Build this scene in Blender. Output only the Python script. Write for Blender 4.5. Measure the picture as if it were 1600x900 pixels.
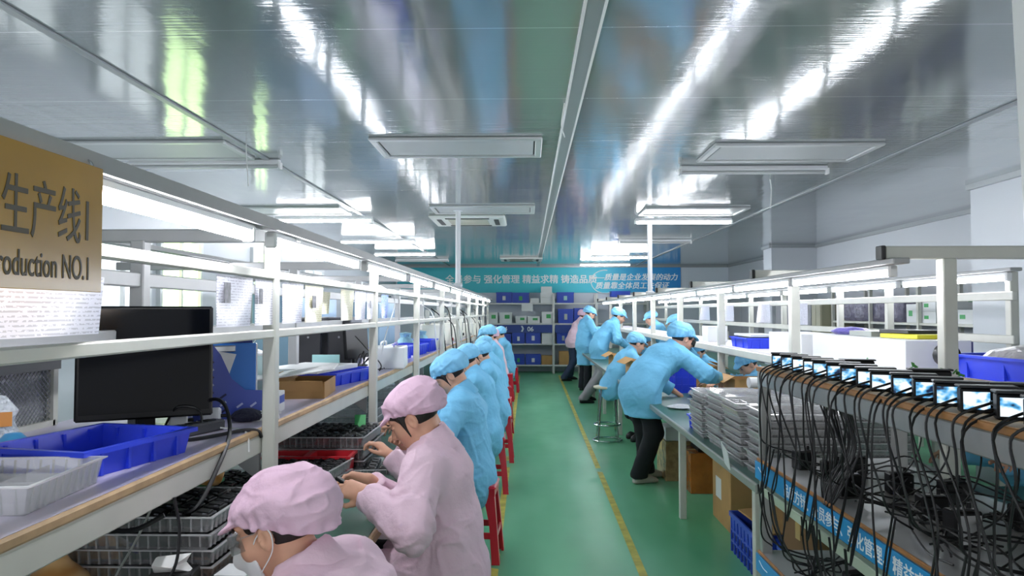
import bpy, math, random
import numpy as np
from mathutils import Vector, Matrix, Euler, Quaternion
for o in list(bpy.data.objects): bpy.data.objects.remove(o)
SC = bpy.context.scene
COL = SC.collection
PI = math.pi
# ------------------------------------------------------------------ camera
FPX = 1150.0
CY, CP = math.atan(25/FPX), math.atan(37/FPX)
cam_data = bpy.data.cameras.new('camera'); cam = bpy.data.objects.new('camera', cam_data); COL.objects.link(cam)
cam_data.sensor_width = 36.0; cam_data.lens = FPX/1600*36.0; cam_data.clip_start = 0.05; cam_data.clip_end = 200
cam.location = (0, 0, 1.55); cam.rotation_euler = (PI/2+CP, 0, CY)
SC.camera = cam
# ------------------------------------------------------------------ world, exposure
world = bpy.data.worlds.new('world'); SC.world = world; world.use_nodes = True
world.node_tree.nodes['Background'].inputs[0].default_value = (0.93, 0.96, 1.0, 1)
world.node_tree.nodes['Background'].inputs[1].default_value = .78
vs = SC.view_settings; vs.view_transform = 'Standard'; vs.look = 'None'; vs.gamma = 1.0; vs.use_curve_mapping = False
vs.exposure = 0.78
SC.cycles.use_denoising = True
SC.cycles.max_bounces = 10; SC.cycles.transparent_max_bounces = 24; SC.cycles.sample_clamp_indirect = 6.0
TUBE_STRENGTH = 30.0          # bench tubes
CEIL_STRENGTH = 42.0          # lit ceiling battens
WINDOW_STRENGTH = 1.5
# ------------------------------------------------------------------ colour and materials
def lin(c):
    if isinstance(c, str):
        c = c.lstrip('#'); c = [int(c[i:i+2], 16)/255 for i in (0, 2, 4)]
    return tuple((v/12.92 if v <= .04045 else ((v+.055)/1.055)**2.4) for v in c) + (1.0,)
MATS = {}
def mat(name, col, rough=.5, metal=0., spec=.5, emit=None, estr=0., coat=0., bump=None, vary=None, alpha=None):
    """bump=(scale,strength,distance[,stretch xyz])  vary=(scale, amount)"""
    if name in MATS: return MATS[name]
    m = bpy.data.materials.new(name); m.use_nodes = True; nt = m.node_tree; b = nt.nodes['Principled BSDF']
    b.inputs['Base Color'].default_value = lin(col); b.inputs['Roughness'].default_value = rough
    b.inputs['Metallic'].default_value = metal; b.inputs['Specular IOR Level'].default_value = spec
    b.inputs['Coat Weight'].default_value = coat
    if emit: b.inputs['Emission Color'].default_value = lin(emit); b.inputs['Emission Strength'].default_value = estr
    if bump or vary:
        tc = nt.nodes.new('ShaderNodeTexCoord')
    if bump:
        mp = nt.nodes.new('ShaderNodeMapping'); nt.links.new(tc.outputs['Object'], mp.inputs[0])
        if len(bump) > 3: mp.inputs['Scale'].default_value = bump[3]
        n = nt.nodes.new('ShaderNodeTexNoise'); n.inputs['Scale'].default_value = bump[0]; n.inputs['Detail'].default_value = 3
        bp = nt.nodes.new('ShaderNodeBump'); bp.inputs['Strength'].default_value = bump[1]; bp.inputs['Distance'].default_value = bump[2]
        nt.links.new(mp.outputs[0], n.inputs['Vector']); nt.links.new(n.outputs[0], bp.inputs['Height']); nt.links.new(bp.outputs[0], b.inputs['Normal'])
    if vary:
        n2 = nt.nodes.new('ShaderNodeTexNoise'); n2.inputs['Scale'].default_value = vary[0]; n2.inputs['Detail'].default_value = 4
        nt.links.new(tc.outputs['Object'], n2.inputs['Vector'])
        mr = nt.nodes.new('ShaderNodeMapRange'); mr.inputs[1].default_value = .3; mr.inputs[2].default_value = .7
        mr.inputs[3].default_value = 1-vary[1]; mr.inputs[4].default_value = 1+vary[1]*.5
        nt.links.new(n2.outputs[0], mr.inputs[0])
        mx = nt.nodes.new('ShaderNodeMix'); mx.data_type = 'RGBA'; mx.blend_type = 'MULTIPLY'; mx.inputs[0].default_value = 1
        mx.inputs[6].default_value = lin(col); nt.links.new(mr.outputs[0], mx.inputs[7]); nt.links.new(mx.outputs[2], b.inputs['Base Color'])
    MATS[name] = m; return m
def clear_mat(name, tint=(.9, .92, .95), body=.14, gloss=.16, rough=.12):
    """thin clear plastic: mostly see-through, with a milky body and a sheen"""
    if name in MATS: return MATS[name]
    m = bpy.data.materials.new(name); m.use_nodes = True; nt = m.node_tree; nt.nodes.clear()
    out = nt.nodes.new('ShaderNodeOutputMaterial'); tr = nt.nodes.new('ShaderNodeBsdfTransparent'); tr.inputs[0].default_value = (*[min(1, v*1.04) for v in tint], 1)
    di = nt.nodes.new('ShaderNodeBsdfDiffuse'); di.inputs[0].default_value = (*tint, 1)
    gl = nt.nodes.new('ShaderNodeBsdfGlossy'); gl.inputs['Roughness'].default_value = rough
    m1 = nt.nodes.new('ShaderNodeMixShader'); m1.inputs[0].default_value = body
    m2 = nt.nodes.new('ShaderNodeMixShader')
    fr = nt.nodes.new('ShaderNodeLayerWeight'); fr.inputs[0].default_value = .35
    ma = nt.nodes.new('ShaderNodeMath'); ma.operation = 'MULTIPLY_ADD'; ma.inputs[1].default_value = .5; ma.inputs[2].default_value = gloss
    nt.links.new(fr.outputs['Fresnel'], ma.inputs[0]); nt.links.new(ma.outputs[0], m2.inputs[0])
    nt.links.new(tr.outputs[0], m1.inputs[1]); nt.links.new(di.outputs[0], m1.inputs[2])
    nt.links.new(m1.outputs[0], m2.inputs[1]); nt.links.new(gl.outputs[0], m2.inputs[2]); nt.links.new(m2.outputs[0], out.inputs[0])
    MATS[name] = m; return m
# ------------------------------------------------------------------ mesh building
def R3(rx=0, ry=0, rz=0): return np.array(Euler((rx, ry, rz)).to_matrix())
class MB:
    def __init__(s): s.v = []; s.f = []; s.m = []
    def add(s, vs, fs, mi=0):
        o = len(s.v); s.v += [tuple(float(c) for c in v) for v in vs]; s.f += [tuple(i+o for i in f) for f in fs]; s.m += [mi]*len(fs); return s
    def box(s, c, size, rot=None, bev=0., taper=None, mi=0):
        hx, hy, hz = size[0]/2, size[1]/2, size[2]/2
        vs = []; fs = []
        if bev <= 0:
            vs = [(sx*hx, sy*hy, sz*hz) for sz in (-1, 1) for sy in (-1, 1) for sx in (-1, 1)]
            fs = [(0, 2, 3, 1), (4, 5, 7, 6), (0, 1, 5, 4), (2, 6, 7, 3), (0, 4, 6, 2), (1, 3, 7, 5)]
        else:
            b = min(bev, hx*.95, hy*.95, hz*.95); idx = {}
            for sx in (-1, 1):
                for sy in (-1, 1):
                    for sz in (-1, 1):
                        for a, p in enumerate(((sx*hx, sy*(hy-b), sz*(hz-b)), (sx*(hx-b), sy*hy, sz*(hz-b)), (sx*(hx-b), sy*(hy-b), sz*hz))):
                            idx[(sx, sy, sz, a)] = len(vs); vs.append(p)
            def q(*k):
                pts = [np.array(vs[i]) for i in k]; n = np.cross(pts[1]-pts[0], pts[2]-pts[0])
                fs.append(k if np.dot(n, sum(pts)) > 0 else tuple(reversed(k)))
            for a in range(3):
                for sg in (-1, 1):
                    ks = []
                    for (u, w) in ((-1, -1), (1, -1), (1, 1), (-1, 1)):
                        t = [0, 0, 0]; t[a] = sg; t[(a+1) % 3] = u; t[(a+2) % 3] = w; ks.append(idx[(*t, a)])
                    q(*ks)
            for a in range(3):
                b1, b2 = (a+1) % 3, (a+2) % 3
                for u in (-1, 1):
                    for w in (-1, 1):
                        t1 = [0, 0, 0]; t1[a] = -1; t1[b1] = u; t1[b2] = w; t2 = list(t1); t2[a] = 1
                        q(idx[(*t1, b1)], idx[(*t2, b1)], idx[(*t2, b2)], idx[(*t1, b2)])
            for sx in (-1, 1):
                for sy in (-1, 1):
                    for sz in (-1, 1): q(*[idx[(sx, sy, sz, a)] for a in range(3)])
        V = np.array(vs)
        if taper is not None:   # scale of the top in x and y
            t = (V[:, 2]+hz)/(2*hz); V[:, 0] *= 1+(taper[0]-1)*t; V[:, 1] *= 1+(taper[1]-1)*t
        if rot is not None: V = V@np.array(rot).T
        return s.add(V+np.array(c), fs, mi)
    def quad(s, a, b, c, d, mi=0): return s.add([a, b, c, d], [(0, 1, 2, 3)], mi)
    def loft(s, rings, close=True, caps=True, mi=0):
        n = len(rings[0]); vs = [p for r in rings for p in r]; fs = []
        for i in range(len(rings)-1):
            for j in range(n if close else n-1):
                k = (j+1) % n; fs.append((i*n+j, i*n+k, (i+1)*n+k, (i+1)*n+j))
        if caps: fs += [tuple(range(n-1, -1, -1)), tuple((len(rings)-1)*n+j for j in range(n))]
        return s.add(vs, fs, mi)
    def cyl(s, a, b, r, r2=None, n=14, mi=0, caps=True):
        a = np.array(a, float); b = np.array(b, float); r2 = r if r2 is None else r2
        d = b-a; d /= max(1e-9, np.linalg.norm(d)); u = np.cross(d, (0, 0, 1) if abs(d[2]) < .9 else (1, 0, 0)); u /= np.linalg.norm(u); w = np.cross(d, u)
        an = [2*PI*i/n for i in range(n)]
        return s.loft([[a+r*(math.cos(t)*u+math.sin(t)*w) for t in an], [b+r2*(math.cos(t)*u+math.sin(t)*w) for t in an]], caps=caps, mi=mi)
    def lathe(s, prof, c=(0, 0, 0), n=24, rot=None, mi=0, caps=True):
        rot = np.eye(3) if rot is None else np.array(rot); c = np.array(c, float)
        return s.loft([[rot@np.array((r*math.cos(2*PI*i/n), r*math.sin(2*PI*i/n), z))+c for i in range(n)] for r, z in prof], caps=caps, mi=mi)
    def tube(s, pts, r, n=6, sub=6, closed=False, mi=0):
        P = spline(pts, sub) if sub > 1 else np.array(pts, float)
        T = np.gradient(P, axis=0); T /= np.maximum(1e-9, np.linalg.norm(T, axis=1))[:, None]
        u = np.cross(T[0], (0.31, 0.2, .93)); u /= np.linalg.norm(u); rings = []
        for i in range(len(P)):
            u = u-T[i]*np.dot(u, T[i]); u /= max(1e-9, np.linalg.norm(u)); w = np.cross(T[i], u)
            rr = r[i] if hasattr(r, '__len__') else r
            rings.append([P[i]+rr*(math.cos(2*PI*k/n)*u+math.sin(2*PI*k/n)*w) for k in range(n)])
        return s.loft(rings, mi=mi)
    def prism(s, poly, d, c=(0, 0, 0), rot=None, mi=0):
        """poly: 2-D outline in local xy, extruded by d along z"""
        rot = np.eye(3) if rot is None else np.array(rot); c = np.array(c, float)
        return s.loft([[rot@np.array((x, y, 0))+c for x, y in poly], [rot@np.array((x, y, d))+c for x, y in poly]], mi=mi)
    def mesh(s, name, mats, smooth=False):
        me = bpy.data.meshes.new(name); me.from_pydata(s.v, [], s.f)
        for m in (mats if isinstance(mats, (list, tuple)) else [mats]): me.materials.append(m)
        if any(s.m): me.polygons.foreach_set('material_index', s.m)
        if smooth: me.polygons.foreach_set('use_smooth', [True]*len(s.f))
        me.update(); return me
def spline(pts, sub=6):
    P = np.array(pts, float); n = len(P)
    if n < 3: return np.array([P[0]+(P[-1]-P[0])*t for t in np.linspace(0, 1, sub+1)])
    Q = np.vstack([2*P[0]-P[1], P, 2*P[-1]-P[-2]]); out = []
    for i in range(n-1):
        p0, p1, p2, p3 = Q[i:i+4]
        for k in range(sub):
            t = k/sub; out.append(.5*((2*p1)+(-p0+p2)*t+(2*p0-5*p1+4*p2-p3)*t*t+(-p0+3*p1-3*p2+p3)*t**3))
    out.append(P[-1]); return np.array(out)
def smooth_by_angle(me, ang=40):
    me.polygons.foreach_set('use_smooth', [True]*len(me.polygons))
    try: me.set_sharp_from_angle(angle=math.radians(ang))
    except Exception: pass
    return me
def part(name, mb, m, parent=None, smooth=False, loc=None, rot=None, label=None, kind=None):
    me = mb if isinstance(mb, bpy.types.Mesh) else mb.mesh(name, m)
    if smooth: smooth_by_angle(me, smooth if smooth is not True else 40)
    o = bpy.data.objects.new(name, me); COL.objects.link(o)
    if parent: o.parent = parent
    if loc is not None: o.location = loc
    if rot is not None: o.rotation_euler = rot
    if label: o['label'] = label
    if kind: o['kind'] = kind
    return o
def tag(o, label, cat, group=None, kind=None):
    o['label'] = label; o['category'] = cat
    if group: o['group'] = group
    if kind: o['kind'] = kind
    return o
def thing(name, label, cat, loc=(0, 0, 0), rz=0., group=None, rot=None):
    o = bpy.data.objects.new(name, None); COL.objects.link(o); o.empty_display_size = .05
    o.location = loc; o.rotation_euler = rot if rot is not None else (0, 0, rz); return tag(o, label, cat, group)
def structure(name, mb, m, smooth=False, parent=None):
    o = part(name, mb, m, parent, smooth)
    if not parent: o['kind'] = 'structure'
    return o
def copy_tree(o, label=None, loc=None, rz=None, rot=None, parent=None, group=None):
    c = o.copy(); COL.objects.link(c)
    if parent: c.parent = parent
    if label: c['label'] = label
    if group: c['group'] = group
    if loc is not None: c.location = loc
    if rz is not None: c.rotation_euler = (0, 0, rz)
    if rot is not None: c.rotation_euler = rot
    for ch in list(o.children): copy_tree(ch, parent=c)
    return c
def text_mesh(s, size, m, extrude=.001, sx=1., shear=0., align='LEFT', bold=0.):
    cu = bpy.data.curves.new('lettering', 'FONT'); cu.body = s; cu.size = size; cu.extrude = extrude; cu.align_x = align; cu.shear = shear
    o = bpy.data.objects.new('lettering', cu); COL.objects.link(o)
    bpy.context.view_layer.update()
    me = bpy.data.meshes.new_from_object(o.evaluated_get(bpy.context.evaluated_depsgraph_get())); bpy.data.objects.remove(o); bpy.data.curves.remove(cu)
    if sx != 1.:
        for v in me.vertices: v.co.x *= sx
    if bold:      # heavier strokes: the same outline laid again a hair to each side
        n = len(me.vertices); co = np.empty(n*3); me.vertices.foreach_get('co', co); co = co.reshape(-1, 3); pl = [tuple(p.vertices) for p in me.polygons]; V = []; F = []
        for k, (dx, dy) in enumerate(((0, 0), (bold, 0), (-bold, 0), (0, bold*.7), (0, -bold*.7))):
            V += [(x+dx, y+dy, z+k*extrude*.02) for x, y, z in co]; F += [tuple(i+k*n for i in p) for p in pl]
        me = bpy.data.meshes.new('lettering'); me.from_pydata(V, [], F)
    me.materials.clear(); me.materials.append(m); return me
# ================================================================== the room
def node_floor():
    m = bpy.data.materials.new('green_epoxy_floor'); m.use_nodes = True; nt = m.node_tree; b = nt.nodes['Principled BSDF']; N = nt.nodes.new; L = nt.links.new
    tc = N('ShaderNodeTexCoord'); n = N('ShaderNodeTexNoise'); n.inputs['Scale'].default_value = 1.3; n.inputs['Detail'].default_value = 2
    n2 = N('ShaderNodeTexNoise'); n2.inputs['Scale'].default_value = 5; n2.inputs['Detail'].default_value = 1
    mp = N('ShaderNodeMapping'); mp.inputs['Scale'].default_value = (1.6, .5, 1); L(tc.outputs['Object'], mp.inputs[0]); L(mp.outputs[0], n.inputs['Vector']); L(tc.outputs['Object'], n2.inputs['Vector'])
    r = N('ShaderNodeValToRGB'); r.color_ramp.elements[0].position = .35; r.color_ramp.elements[0].color = lin('#5aab7c'); r.color_ramp.elements[1].position = .7; r.color_ramp.elements[1].color = lin('#7bc499')
    L(n.outputs[0], r.inputs[0]); L(r.outputs[0], b.inputs['Base Color'])
    mr = N('ShaderNodeMapRange'); mr.inputs[3].default_value = .3; mr.inputs[4].default_value = .38; L(n2.outputs[0], mr.inputs[0]); L(mr.outputs[0], b.inputs['Roughness'])
    return m
def node_ceiling():
    """glossy coated steel panels: brushed streaks, oil-canned waviness, butt joints about every metre"""
    m = bpy.data.materials.new('glossy_steel_ceiling'); m.use_nodes = True; nt = m.node_tree; b = nt.nodes['Principled BSDF']; N = nt.nodes.new; L = nt.links.new
    tc = N('ShaderNodeTexCoord'); sep = N('ShaderNodeSeparateXYZ'); L(tc.outputs['Object'], sep.inputs[0])
    # fine ribs running across the room (along X)
    mp = N('ShaderNodeMapping'); mp.inputs['Scale'].default_value = (.55, 55, 1); L(tc.outputs['Object'], mp.inputs[0])
    rib = N('ShaderNodeTexNoise'); rib.inputs['Scale'].default_value = 1; rib.inputs['Detail'].default_value = 3; L(mp.outputs[0], rib.inputs['Vector'])
    mp2 = N('ShaderNodeMapping'); mp2.inputs['Scale'].default_value = (1.5, 1.1, 1); L(tc.outputs['Object'], mp2.inputs[0])
    wav = N('ShaderNodeTexNoise'); wav.inputs['Scale'].default_value = 1; wav.inputs['Detail'].default_value = 1; L(mp2.outputs[0], wav.inputs['Vector'])
    b1 = N('ShaderNodeBump'); b1.inputs['Strength'].default_value = .5; b1.inputs['Distance'].default_value = .012; L(wav.outputs[0], b1.inputs['Height'])
    b2 = N('ShaderNodeBump'); b2.inputs['Strength'].default_value = .42; b2.inputs['Distance'].default_value = .0016; L(rib.outputs[0], b2.inputs['Height']); mp4 = N('ShaderNodeMapping'); mp4.inputs['Scale'].default_value = (7, .45, 1); L(tc.outputs['Object'], mp4.inputs[0]); st = N('ShaderNodeTexNoise'); st.inputs['Scale'].default_value = 1; st.inputs['Detail'].default_value = 2; L(mp4.outputs[0], st.inputs['Vector'])
    b4 = N('ShaderNodeBump'); b4.inputs['Strength'].default_value = .5; b4.inputs['Distance'].default_value = .0035; L(st.outputs[0], b4.inputs['Height']); L(b1.outputs[0], b4.inputs['Normal']); L(b4.outputs[0], b2.inputs['Normal'])
    # joints
    a = N('ShaderNodeMath'); a.operation = 'MULTIPLY_ADD'; a.inputs[1].default_value = 1/1.035; a.inputs[2].default_value = .5255; L(sep.outputs['Y'], a.inputs[0])
    fr = N('ShaderNodeMath'); fr.operation = 'FRACT'; L(a.outputs[0], fr.inputs[0])
    ab = N('ShaderNodeMath'); ab.operation = 'COMPARE'; ab.inputs[1].default_value = .5; ab.inputs[2].default_value = .0045; L(fr.outputs[0], ab.inputs[0])
    mx = N('ShaderNodeMix'); mx.data_type = 'RGBA'; mx.inputs[6].default_value = lin('#a9afb1'); mx.inputs[7].default_value = lin('#d2d6d7'); L(ab.outputs[0], mx.inputs[0]); L(mx.outputs[2], b.inputs['Base Color'])
    b3 = N('ShaderNodeBump'); b3.invert = True; b3.inputs['Strength'].default_value = .5; b3.inputs['Distance'].default_value = .004; L(ab.outputs[0], b3.inputs['Height']); L(b2.outputs[0], b3.inputs['Normal']); L(b3.outputs[0], b.inputs['Normal'])
    b.inputs['Metallic'].default_value = .5; b.inputs['Roughness'].default_value = .1
    return m
M_FLOOR, M_CEIL = node_floor(), node_ceiling()
M_WALL = mat('panel_wall', '#bfc4ca', .35, bump=(1.2, .15, .01))
M_BWALL = mat('back_wall_panel', '#d3dce6', .4)
M_TRIMG = mat('ceiling_joint_cover', '#9a9fa2', .35, .3)
M_WHITE = mat('white_paint', '#eceded', .4)
M_TAPE = mat('yellow_floor_tape', '#cfc65a', .5, vary=(9, .35))
H = 2.75
structure('floor', MB().box((.9, 9.3, -.05), (9.4, 22.6, .1)), M_FLOOR)
structure('ceiling', MB().box((.9, 9.3, H+.05), (9.4, 22.6, .1)), M_CEIL)
structure('wall_back', MB().box((.9, 19.25, H/2), (9.4, .1, H)), M_BWALL)
structure('wall_left', MB().box((-3.5, 9.6, H/2), (.1, 19.4, H)), M_WALL)
w = MB(); w.box((5.25, 13.15, H/2), (.1, 12.1, H)); w.box((4.82, 13.57, H/2), (.86, .45, H)); w.box((4.75, 3.5, H/2), (1.1, 7.1, H))
structure('wall_right', w, M_WALL)
tr = MB()
for (x0, x1, y0, y1) in ((-3.45, -3.41, 3.7, 19.2), (5.16, 5.2, 7.1, 13.35), (5.16, 5.2, 13.8, 19.2), (4.16, 4.2, 3.3, 7.06), (-3.4, 5.2, 19.14, 19.2), (4.35, 4.39, 13.35, 13.8), (4.39, 5.2, 13.31, 13.35)):
    tr.box(((x0+x1)/2, (y0+y1)/2, H-.025), (x1-x0, y1-y0, .05))
structure('trim_1', tr, M_TRIMG)
for i, (x, ww) in enumerate(((-2.05, .045), (.262, .085), (2.79, .045))):
    structure('trim_%d' % (i+2), MB().box((x, 9.3, H-.006), (ww, 19.8, .012), bev=.004), M_TRIMG)
structure('trim_5', MB().box((.222, 9.3, H-.008), (.012, 19.8, .016)).box((.302, 9.3, H-.008), (.012, 19.8, .016)), M_WHITE)
# yellow lane tape, worn through in places
def tape(x0, y0, x1, y1, gaps, wd=.05):
    m = MB(); t = y0; cuts = sorted(gaps)+[(y1, y1)]
    f = lambda y: x0+(x1-x0)*(y-y0)/(y1-y0)
    for a, b in cuts:
        if a > t: m.add([(f(t)-wd/2, t, .0015), (f(t)+wd/2, t+.01, .0015), (f(a)+wd/2, a-.02, .0015), (f(a)-wd/2, a, .0015)], [(0, 1, 2, 3)])
        t = b
    return m
structure('trim_6', tape(-.2, .5, -.215, 18, [(4.5, 4.66), (4.78, 5.1), (7.4, 7.7), (7.95, 8.3), (8.5, 9.0)]), M_TAPE)
structure('trim_7', tape(.655, .5, .755, 18, [(7.2, 7.35)]), M_TAPE)
# windows in the left wall, daylight through green foliage
M_WFRAME = mat('window_frame', '#d7dadb', .4, .2)
M_PGREEN = mat('green_lit_pane', '#d8f0c8', .2, emit='#dcffb4', estr=WINDOW_STRENGTH)
M_PWHITE = mat('frosted_lit_pane', '#eef0f0', .2, emit='#f4fbff', estr=WINDOW_STRENGTH*.3)
for i, (y0, y1, z0, z1, pm) in enumerate(((4.3, 5.2, 1.15, 2.1, M_PWHITE), (5.75, 6.55, 1.15, 2.15, M_PWHITE), (6.8, 7.6, 1.2, 2.25, M_PGREEN), (9.1, 9.5, 1.2, 2.3, M_PGREEN), (11.2, 12.2, 1.2, 2.2, M_PWHITE))):
    f = MB(); t = .05; x = -3.44; yc, zc = (y0+y1)/2, (z0+z1)/2
    f.box((x, yc, z0-t/2), (.06, y1-y0+2*t, t)); f.box((x, yc, z1+t/2), (.06, y1-y0+2*t, t))
    f.box((x, y0-t/2, zc), (.06, t, z1-z0)); f.box((x, y1+t/2, zc), (.06, t, z1-z0)); f.box((x, yc, zc), (.05, .03, z1-z0))
    wo = structure('window_%d' % (i+1), f, M_WFRAME)
    part('window_pane', MB().box((x-.008, yc, zc), (.012, y1-y0, z1-z0)), pm, wo)
# white jamb at the right edge of the view
structure('door_1', MB().box((0, 0, 0), (.09, .05, 2.72), bev=.006), M_WHITE)
dj = bpy.data.objects['door_1']; dj.location = (.82, 1.13, 1.375); dj.rotation_euler = (0, math.radians(-1.8), 0)
# ------------------------------------------------------------------ ceiling fittings
M_FRAME = mat('fixture_frame', '#c9cccd', .35, .3); M_DIFF = mat('unlit_diffuser', '#b9bcbe', .5); M_SLOT = mat('dark_slot', '#26282a', .6)
M_TUBE = mat('lit_tube', '#ffffff', .3, emit='#f6f8ff', estr=TUBE_STRENGTH); M_CTUBE = mat('lit_ceiling_tube', '#ffffff', .3, emit='#fbfcff', estr=CEIL_STRENGTH)
M_BATTEN = mat('batten_body', '#e6e8ea', .4)
def panel_light(x, y, label, lx=1.2, ly=.6):
    t = thing('ceiling_light', label, 'ceiling light', (x, y, H), group='flat panel lights in the ceiling')
    f = MB(); b = .05
    f.box((0, -ly/2+b/2, -.012), (lx, b, .024), bev=.006); f.box((0, ly/2-b/2, -.012), (lx, b, .024), bev=.006)
    f.box((-lx/2+b/2, 0, -.012), (b, ly-2*b, .024), bev=.006); f.box((lx/2-b/2, 0, -.012), (b, ly-2*b, .024), bev=.006)
    part('frame', f, M_FRAME, t)
    part('shadow_gap', MB().box((0, 0, -.003), (lx-2*b, ly-2*b, .005)), M_SLOT, t)
    part('diffuser', MB().box((0, 0, -.009), (lx-2*b-.02, ly-2*b-.02, .01), bev=.003), M_DIFF, t)
    return t
panel_light(-.5, 5.3, 'unlit grey ceiling panel light nearest the camera left of the centre seam')
panel_light(1.93, 5.52, 'unlit grey ceiling panel light with a dark batten on the right half of the ceiling')
panel_light(-2.72, 5.35, 'unlit ceiling panel light above the yellow production sign and left seam')
panel_light(-.52, 8.55, 'unlit grey ceiling panel light just before the cassette air conditioner')
panel_light(1.95, 8.75, 'ceiling panel light over the lit twin tubes right of the white pole')
panel_light(-2.75, 8.6, 'ceiling panel light over the lit twin tubes on the left side')
def batten(x, y, label, lit=True, n=1, ln=1.2, z=H-.05, grp='batten lights under the ceiling'):
    t = thing('batten_light', label, 'batten light', (x, y, z), group=grp)
    part('housing', MB().box((0, 0, .028), (ln, .09 if n == 2 else .05, .04), bev=.008), M_BATTEN, t)
    for k in range(n):
        dy = (k-.5*(n-1))*.1
        part('tube', MB().cyl((-ln/2+.02, dy, -.008), (ln/2-.02, dy, -.008), .015, n=12), M_CTUBE if lit else M_FRAME, t, smooth=True)
    part('end_cap', MB().box((-ln/2, 0, 0), (.02, .06*n, .05), bev=.004), M_WHITE, t); part('end_cap', MB().box((ln/2, 0, 0), (.02, .06*n, .05), bev=.004), M_WHITE, t)
    return t
batten(1.85, 6.05, 'unlit batten light along the far edge of the right grey panel', lit=False)
batten(-2.55, 5.72, 'unlit batten light along the far edge of the panel above the sign', lit=False)
ZB = H-.075
batten(-2.52, 9.0, 'lit tube batten light hung under the ceiling left, nearest of its row', z=ZB)
batten(-2.42, 11.8, 'second lit tube batten light along the left of the ceiling', z=ZB)
batten(-2.42, 14.4, 'third lit tube batten light on the left, before the banner', z=ZB)
batten(-2.4, 16.6, 'unlit far batten light at the left end of the banner', lit=False)
batten(1.95, 9.25, 'lit tube batten light hung under the ceiling right of the white pole', z=ZB)
batten(1.9, 15.3, 'lit batten light crossed by the white pole above the round logo', z=ZB)
batten(1.85, 17.7, 'lit batten light nearest the banner on the right', z=ZB)
batten(2.1, 12.2, 'unlit thin batten light right of the pole high over the banner', lit=False)
M_AC = mat('ac_white', '#dfe2de', .4); M_ACD = mat('ac_louvre', '#3a3d3c', .5)
def cassette(x, y, label, s=1.0):
    t = thing('air_conditioner', label, 'air conditioner', (x, y, H), group='ceiling cassette air conditioners')
    part('panel', MB().box((0, 0, -.02), (.95*s, .95*s, .04), bev=.015), M_AC, t)
    part('intake_grille', MB().box((0, 0, -.043), (.5*s, .5*s, .008), bev=.003), mat('ac_grille', '#b9b6a8', .5, bump=(60, .8, .004, (1, .02, 1))), t)
    for dx, dy, sx, sy in ((0, .36, .55, .06), (0, -.36, .55, .06), (.36, 0, .06, .55), (-.36, 0, .06, .55)):
        part('louvre', MB().box((dx*s, dy*s, -.043), (sx*s, sy*s, .008), bev=.002), M_ACD, t)
    return t
cassette(-.76, 9.5, 'white cassette air conditioner in the ceiling beside the left white pole')
cassette(-.15, 16.6, 'small far cassette air conditioner above the banner by the centre seam')
# loose wires hanging from the ceiling along the centre seam
M_WIRE = mat('white_wire', '#dcdedd', .5); M_BLACK = mat('black_rubber', '#101114', .45)
tag(part('ceiling_wire', MB().tube([(.21, 4.2, H-.003), (.2, 4.35, H-.09), (.23, 4.6, H-.1), (.24, 4.95, H-.003)], .004), M_WIRE, smooth=True), 'loose thin white wire drooping from the centre ceiling seam', 'wire')
tag(part('ceiling_wire', MB().tube([(2.2, 6.7, H), (2.21, 6.7, H-.1), (2.2, 6.7, H-.26)], .006), M_WIRE, smooth=True), 'short white wire dangling from the ceiling beyond the right grey panel', 'wire')
tag(part('ceiling_wire', MB().tube([(-2.02, 5.2, H), (-2.02, 5.21, H-.1), (-2.0, 5.2, H-.3)], .004), M_WIRE, smooth=True), 'short white wire dangling at the left ceiling seam', 'wire')
M_POLE = mat('white_pole', '#e8eaee', .35)
def pole(x, y, z0, lb):
    t = thing('service_pole', lb, 'pole', (x, y, 0))
    part('pipe', MB().cyl((0, 0, z0), (0, 0, H), .03 if y > 8 else .018, n=14), M_POLE, t, smooth=True); part('flange', MB().cyl((0, 0, H-.02), (0, 0, H), .06, n=16), M_POLE, t)
    part('foot_clamp', MB().box((0, 0, z0+.02), (.1, .08, .05), bev=.01), M_POLE, t)
    return t
pole(-.82, 8.6, 1.84, 'thin white service pole from the ceiling to the left bench frame')
pole(1.57, 9.5, 1.77, 'tall white service pole from the ceiling to the right bench frame')
# ------------------------------------------------------------------ slogan banner on the back wall
def banner_mat():
    m = bpy.data.materials.new('banner_print'); m.use_nodes = True; nt = m.node_tree; b = nt.nodes['Principled BSDF']; N = nt.nodes.new; L = nt.links.new
    tc = N('ShaderNodeTexCoord'); s = N('ShaderNodeSeparateXYZ'); L(tc.outputs['Object'], s.inputs[0])
    mr = N('ShaderNodeMapRange'); mr.inputs[1].default_value = -3.4; mr.inputs[2].default_value = 3.95; L(s.outputs['X'], mr.inputs[0])
    r = N('ShaderNodeValToRGB'); e = r.color_ramp.elements; e[0].position = 0; e[0].color = lin('#36b8cb'); e[1].position = 1; e[1].color = lin('#2f90dc')
    x = e.new(.45); x.color = lin('#34cfd9'); x = e.new(.7); x.color = lin('#42cfe6'); x = e.new(.86); x.color = lin('#36a6e2')
    L(mr.outputs[0], r.inputs[0]); L(r.outputs[0], b.inputs['Base Color']); b.inputs['Roughness'].default_value = .45
    return m
M_LETTER = mat('white_lettering', '#f2fbfd', .5)
bn = tag(part('wall_banner', MB().box((.27, 19.185, 2.375), (7.38, .02, .66)), banner_mat()), 'long turquoise to blue slogan banner across the top of the back wall', 'banner')
part('slogan_lettering', text_mesh('全员参与 强化管理 精益求精 铸造品质', .235, M_LETTER, bold=.007), None, bn, loc=(-2.16, 19.17, 2.31), rot=(PI/2, 0, 0))
part('quality_lettering', text_mesh('——质量是企业发展的动力', .19, M_LETTER, shear=.2, bold=.005), None, bn, loc=(1.6, 19.17, 2.38), rot=(PI/2, 0, 0))
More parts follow.
